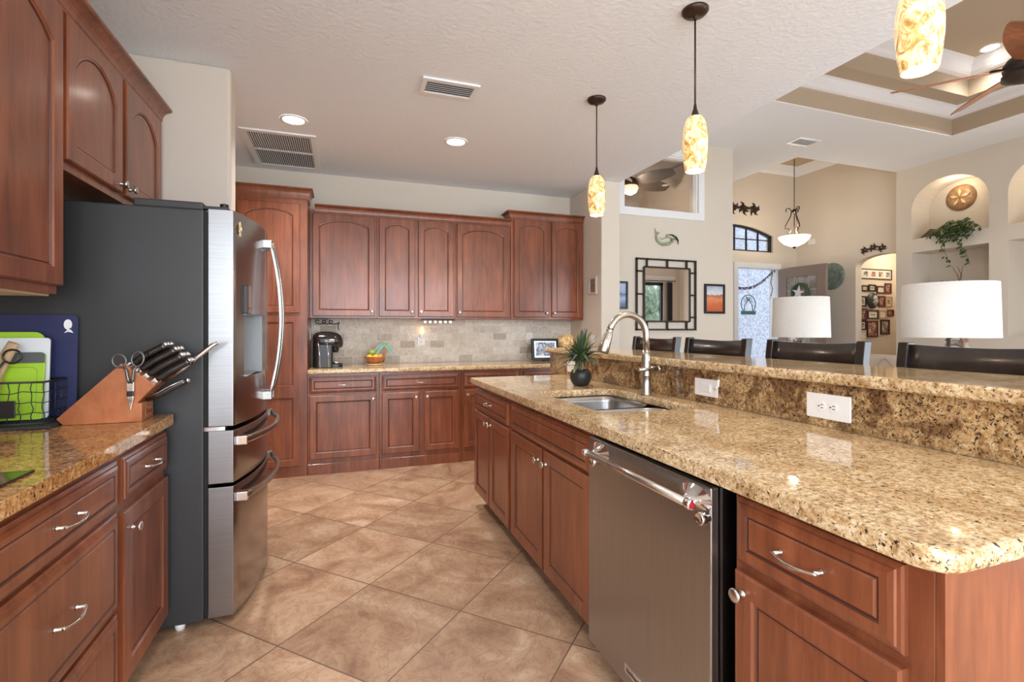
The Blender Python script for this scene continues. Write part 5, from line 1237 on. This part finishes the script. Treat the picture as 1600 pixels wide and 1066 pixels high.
# foyer wall: green plate, thermostat, animal silhouettes
c = thing('decorative_plate', 'round verdigris green plate on the foyer wall behind the open door', 'wall plate', (8.04, 6.22, 1.95))
MB().lathe([(.235, 0), (.23, .014), (.17, .010), (.0001, .006)], (8.069, 6.235, 2.185), (-1, 0, 0), 36).build('plate', art('green_patina', [(.3, (.10, .13, .10)), (.6, (.24, .30, .25)), (.75, (.40, .46, .40))], 14), c)
tag(MB().box(8.045, 8.069, 6.55, 6.68, 2.80, 2.90).build('door_chime', PLATE, org=(8.06, 6.61, 2.80), bev=.004), 'small white door chime box high on the foyer wall', 'door chime')
def animals(name, label, T, loc, span, m, n=3, arc=.05, seed=1, body_=(.13, .05)):
    c = thing(name, label, 'wall art', loc); rr = random.Random(seed)
    for k in range(n):
        t = (k + .5) / n; x = -span / 2 + span * t; ro = rr.uniform(-40, 40); z = arc * math.sin(math.pi * t); L = span / n * .48
        mb = MB(T); mb.ball((x, z, .012), L * .75, (1, .75, .25)).ball((x + L * .8, z + .01, .012), L * .30, (1, .8, .5))
        for a, q in ((55, 1.25), (125, 1.15), (-60, 1.2), (-120, 1.3), (180, 1.1)):
            a = R(a + ro + rr.uniform(-18, 18)); mb.tube([(x + L * .3 * math.cos(a), z + L * .3 * math.sin(a), .012), (x + L * .8 * math.cos(a), z + L * .75 * math.sin(a), .012), (x + L * q * math.cos(a + .35), z + L * q * .9 * math.sin(a + .35), .010)], [L * .24, L * .22, L * .06], 6, flat=.6)
        mb.build('animal', m, c)
animals('turtle_wall_art', 'dark metal row of turtles above the arched transom window', frameT((6.80, FY - .002, 3.43), (1, 0, 0), (0, -1, 0)), (6.83, 6.9, 3.33), .72, BRONZE, 3, .0, 4)
animals('gecko_wall_art', 'curved dark metal turtle group above the hallway arch', frameT((XR - .002, 5.53, 2.53), (0, -1, 0), (-1, 0, 0)), (8.04, 5.53, 2.45), .40, BRONZE, 3, .045, 6)
# foyer chandelier
CX, CY = 6.93, 6.0
c = thing('chandelier', 'bronze scroll chandelier with glowing glass bowl in the foyer', 'chandelier', (CX, CY, 2.57))
mb = MB(); mb.lathe([(.005, 0), (.06, .006), (.15, .05), (.215, .115), (.235, .165), (.228, .165), (.205, .118), (.14, .06), (.05, .018), (.0001, .014)], (CX, CY, 2.60), (0, 0, 1), 40, cap=False); mb.build('glass_bowl', ALAB, c)
MB().lathe([(.0001, -.03), (.018, -.02), (.02, -.005), (.03, .003), (.0001, .006)], (CX, CY, 2.597), (0, 0, 1), 16).build('finial', IRON, c)
for k in range(3):
    a = R(15 + 120 * k); q = lambda r, z: (CX + r * math.cos(a), CY + r * math.sin(a), z)
    MB().tube([q(.19, 2.745), q(.10, 2.80), q(.055, 2.86), q(.075, 2.90), q(.13, 2.90), q(.125, 2.95), q(.085, 3.03), q(.05, 3.10), q(.04, 3.18), q(.07, 3.23), q(.115, 3.225), q(.125, 3.19), q(.10, 3.175)], .0085, 8).build('scroll_arm', BRONZE, c)
MB().cyl((CX, CY, 2.61), (CX, CY, 3.20), .007, seg=8).ball((CX, CY, 3.18), .035).build('center_column', BRONZE, c)
mb = MB(); z = 3.21; k = 0
while z < EZ - .03:
    mb.tube([(CX + (.011 * math.cos(a) if k % 2 else 0), CY + (0 if k % 2 else .011 * math.cos(a)), z + .019 + .022 * math.sin(a)) for a in [2 * math.pi * i / 10 for i in range(10)]], .0032, 5, True); z += .036; k += 1
mb.build('chain', BRONZE, c)
MB().lathe([(.065, 0), (.06, -.02), (.01, -.04), (.0001, -.04)], (CX, CY, EZ - .0005), (0, 0, 1), 24).build('canopy', BRONZE, c)
light('POINT', 'chandelier_lamp', (CX, CY, 2.86), 18, (1, .85, .66), .06)
light('POINT', 'hall_lamp', (8.95, 5.45, 2.55), 12, (1, .84, .62), .08)
# photo wall in the hallway
FRK = [mat('black_frame', (.02, .015, .015), .4), mat('mahogany_frame', (.10, .025, .02), .4), mat('tan_frame', (.45, .28, .17), .4), mat('burgundy_frame', (.13, .015, .03), .4), mat('dark_green_frame', (.04, .045, .04), .4)]
PIC = [(8.281,2.313,9.2,2.136,0,1,'wide multi opening photo frame at the top of the hallway gallery'),(8.294,2.125,8.437,1.839,2,0,'tall tan framed photo at the left edge of the hallway gallery'),(8.445,2.025,8.609,1.918,0,1,'small black framed photo left in the second gallery row'),(8.622,2.042,8.796,1.919,0,1,'small black framed photo above the crescent frame'),(8.823,2.023,9.026,1.887,1,1,'mahogany framed photo with pale mat right of the crescent top'),(9.026,2.077,9.192,1.891,1,0,'narrow mahogany framed photo at the upper right of the gallery'),(8.294,1.817,8.393,1.686,0,0,'small dark framed photo left of the thin black oval portrait'),(8.411,1.835,8.561,1.651,0,1,'thin black framed portrait with white mat left of the crescent frame'),(8.863,1.849,9.032,1.654,1,0,'mahogany framed portrait touching the right of the crescent frame'),(9.04,1.845,9.211,1.657,2,1,'tan framed photo with pink mat at the right of the gallery'),(8.294,1.662,8.383,1.478,0,0,'narrow dark framed photo third down at the gallery left edge'),(8.398,1.625,8.572,1.412,3,0,'burgundy framed portrait of a bright figure in the gallery'),(8.595,1.601,8.855,1.438,4,1,'landscape dark green frame with white mat below the crescent frame'),(8.87,1.60,9.07,1.45,2,1,'pale shell covered frame right of the dark green one'),(9.081,1.611,9.253,1.489,1,0,'small mahogany framed photo at the far right of the gallery'),(8.294,1.453,8.404,1.299,3,0,'small burgundy framed photo near the bottom left of the gallery'),(8.43,1.411,8.556,1.255,0,1,'small black framed portrait below the burgundy frame'),(8.582,1.412,8.85,1.126,1,0,'largest mahogany framed portrait at the bottom of the gallery'),(8.917,1.433,9.145,1.172,0,0,'black framed standing photo at the bottom right of the gallery'),(8.294,1.268,8.393,1.095,0,0,'lowest small dark framed photo at the left of the gallery')]
SEP = [art('family_photo_%s' % w_, st, sc2) for w_, st, sc2 in (('sepia', [(.38, (.07, .04, .03)), (.5, (.30, .20, .15)), (.62, (.65, .52, .42))], 16), ('grey', [(.38, (.04, .04, .05)), (.5, (.28, .28, .30)), (.62, (.75, .75, .76))], 18), ('red', [(.38, (.10, .03, .03)), (.5, (.35, .18, .14)), (.62, (.7, .55, .48))], 15))]
CREAM = mat('cream_mat_board', (.72, .66, .58), .7)
for i, (a, zt, b_, zb, fm, mw, lb) in enumerate(PIC):
    w_, h_ = b_ - a, zt - zb; c = thing('framed_photo', lb, 'photo', ((a + b_) / 2, 5.98, zb), 'framed photos on the hallway wall')
    T = frameT(((a + b_) / 2, 5.999, (zt + zb) / 2), (1, 0, 0), (0, -1, 0))
    if i == 0:
        mb = MB(T); fw = .014
        for q in ((-w_ / 2, w_ / 2, -h_ / 2, -h_ / 2 + fw), (-w_ / 2, w_ / 2, h_ / 2 - fw, h_ / 2), (-w_ / 2, -w_ / 2 + fw, -h_ / 2, h_ / 2), (w_ / 2 - fw, w_ / 2, -h_ / 2, h_ / 2)): mb.box(*q, .0008, .018)
        mb.build('frame', FRK[0], c); MB(T).box(-w_ / 2 + fw, w_ / 2 - fw, -h_ / 2 + fw, h_ / 2 - fw, .0008, .007).build('mat_board', CREAM, c)
        for k in range(5): x = -w_ / 2 + .09 + k * (w_ - .18) / 4; MB(T).box(x - .048, x + .048, -.042, .042, .0008, .0085).build('print', SEP[k % 3], c)
    else: picture(c, T, w_, h_, .02 if w_ < .14 else .026, FRK[fm], SEP[i % 3], .018, (.022 if w_ < .2 else .045) if mw else 0, CREAM)
c = thing('crescent_frame', 'black crescent shaped frame with an oval portrait in the hallway gallery', 'photo', (8.71, 5.97, 1.62))
T = frameT((8.70, 5.978, 1.762), (1, 0, 0), (0, -1, 0))
MB(T).lathe([(.138, 0), (.135, .014), (.0001, .014)], (0, 0, .001), (0, 0, 1), 36).build('frame', FRK[4], c)
MB(T).lathe([(.075, .0145), (.074, .020), (.0001, .020)], (.05, .0, .001), (0, 0, 1), 32, sx=.86, sy=1.25).build('portrait', SEP[1], c)
# curtain and yard seen in the mirror
c = thing('curtain', 'dark panel curtain at the side of the living room sliding doors', 'curtain', (7.58, .20, .02))
mb = MB(); n = 40; A = [(7.53 + .15 * i / n, .20 + .022 * math.sin(i * 1.5)) for i in range(n + 1)]; mb.prism(A + [(x, y + .006) for x, y in A[::-1]], 'z', .02, 2.42); mb.build('fabric', mat('charcoal_fabric', (.06, .06, .065), .9), c)
MB().cyl((3.7, .20, 2.445), (7.78, .20, 2.445), .012).build('rod', IRON, c)
TREE = art('tree_foliage', [(.35, (.06, .09, .05)), (.55, (.17, .22, .14)), (.7, (.38, .44, .34))], 5, rough=.8)
for i, (x, y, r, lb) in enumerate(((6.0, -6, 1.6, 'leafy garden tree seen left in the mirror'), (9.5, -7, 2.0, 'leafy garden tree seen at the middle of the mirror'), (15.5, -9, 2.0, 'leafy garden tree seen right in the mirror'))):
    c = thing('garden_tree', lb, 'tree', (x, y, -.08), 'trees in the garden'); MB().cyl((x, y, -.08), (x, y, 2), .14, .09).build('trunk', CW, c); rr = random.Random(i); mb = MB()
    for k in range(14): mb.ball((x + rr.uniform(-r, r) * .7, y + rr.uniform(-r, r) * .7, 2.0 + rr.uniform(-.8, 1.4)), r * rr.uniform(.35, .6), seg=12, rings=8)
    o = mb.build('crown', TREE, c); t_ = bpy.data.textures.new('leafnoise', 'CLOUDS'); t_.noise_scale = .18; dm = o.modifiers.new('rough', 'DISPLACE'); dm.texture = t_; dm.strength = .35
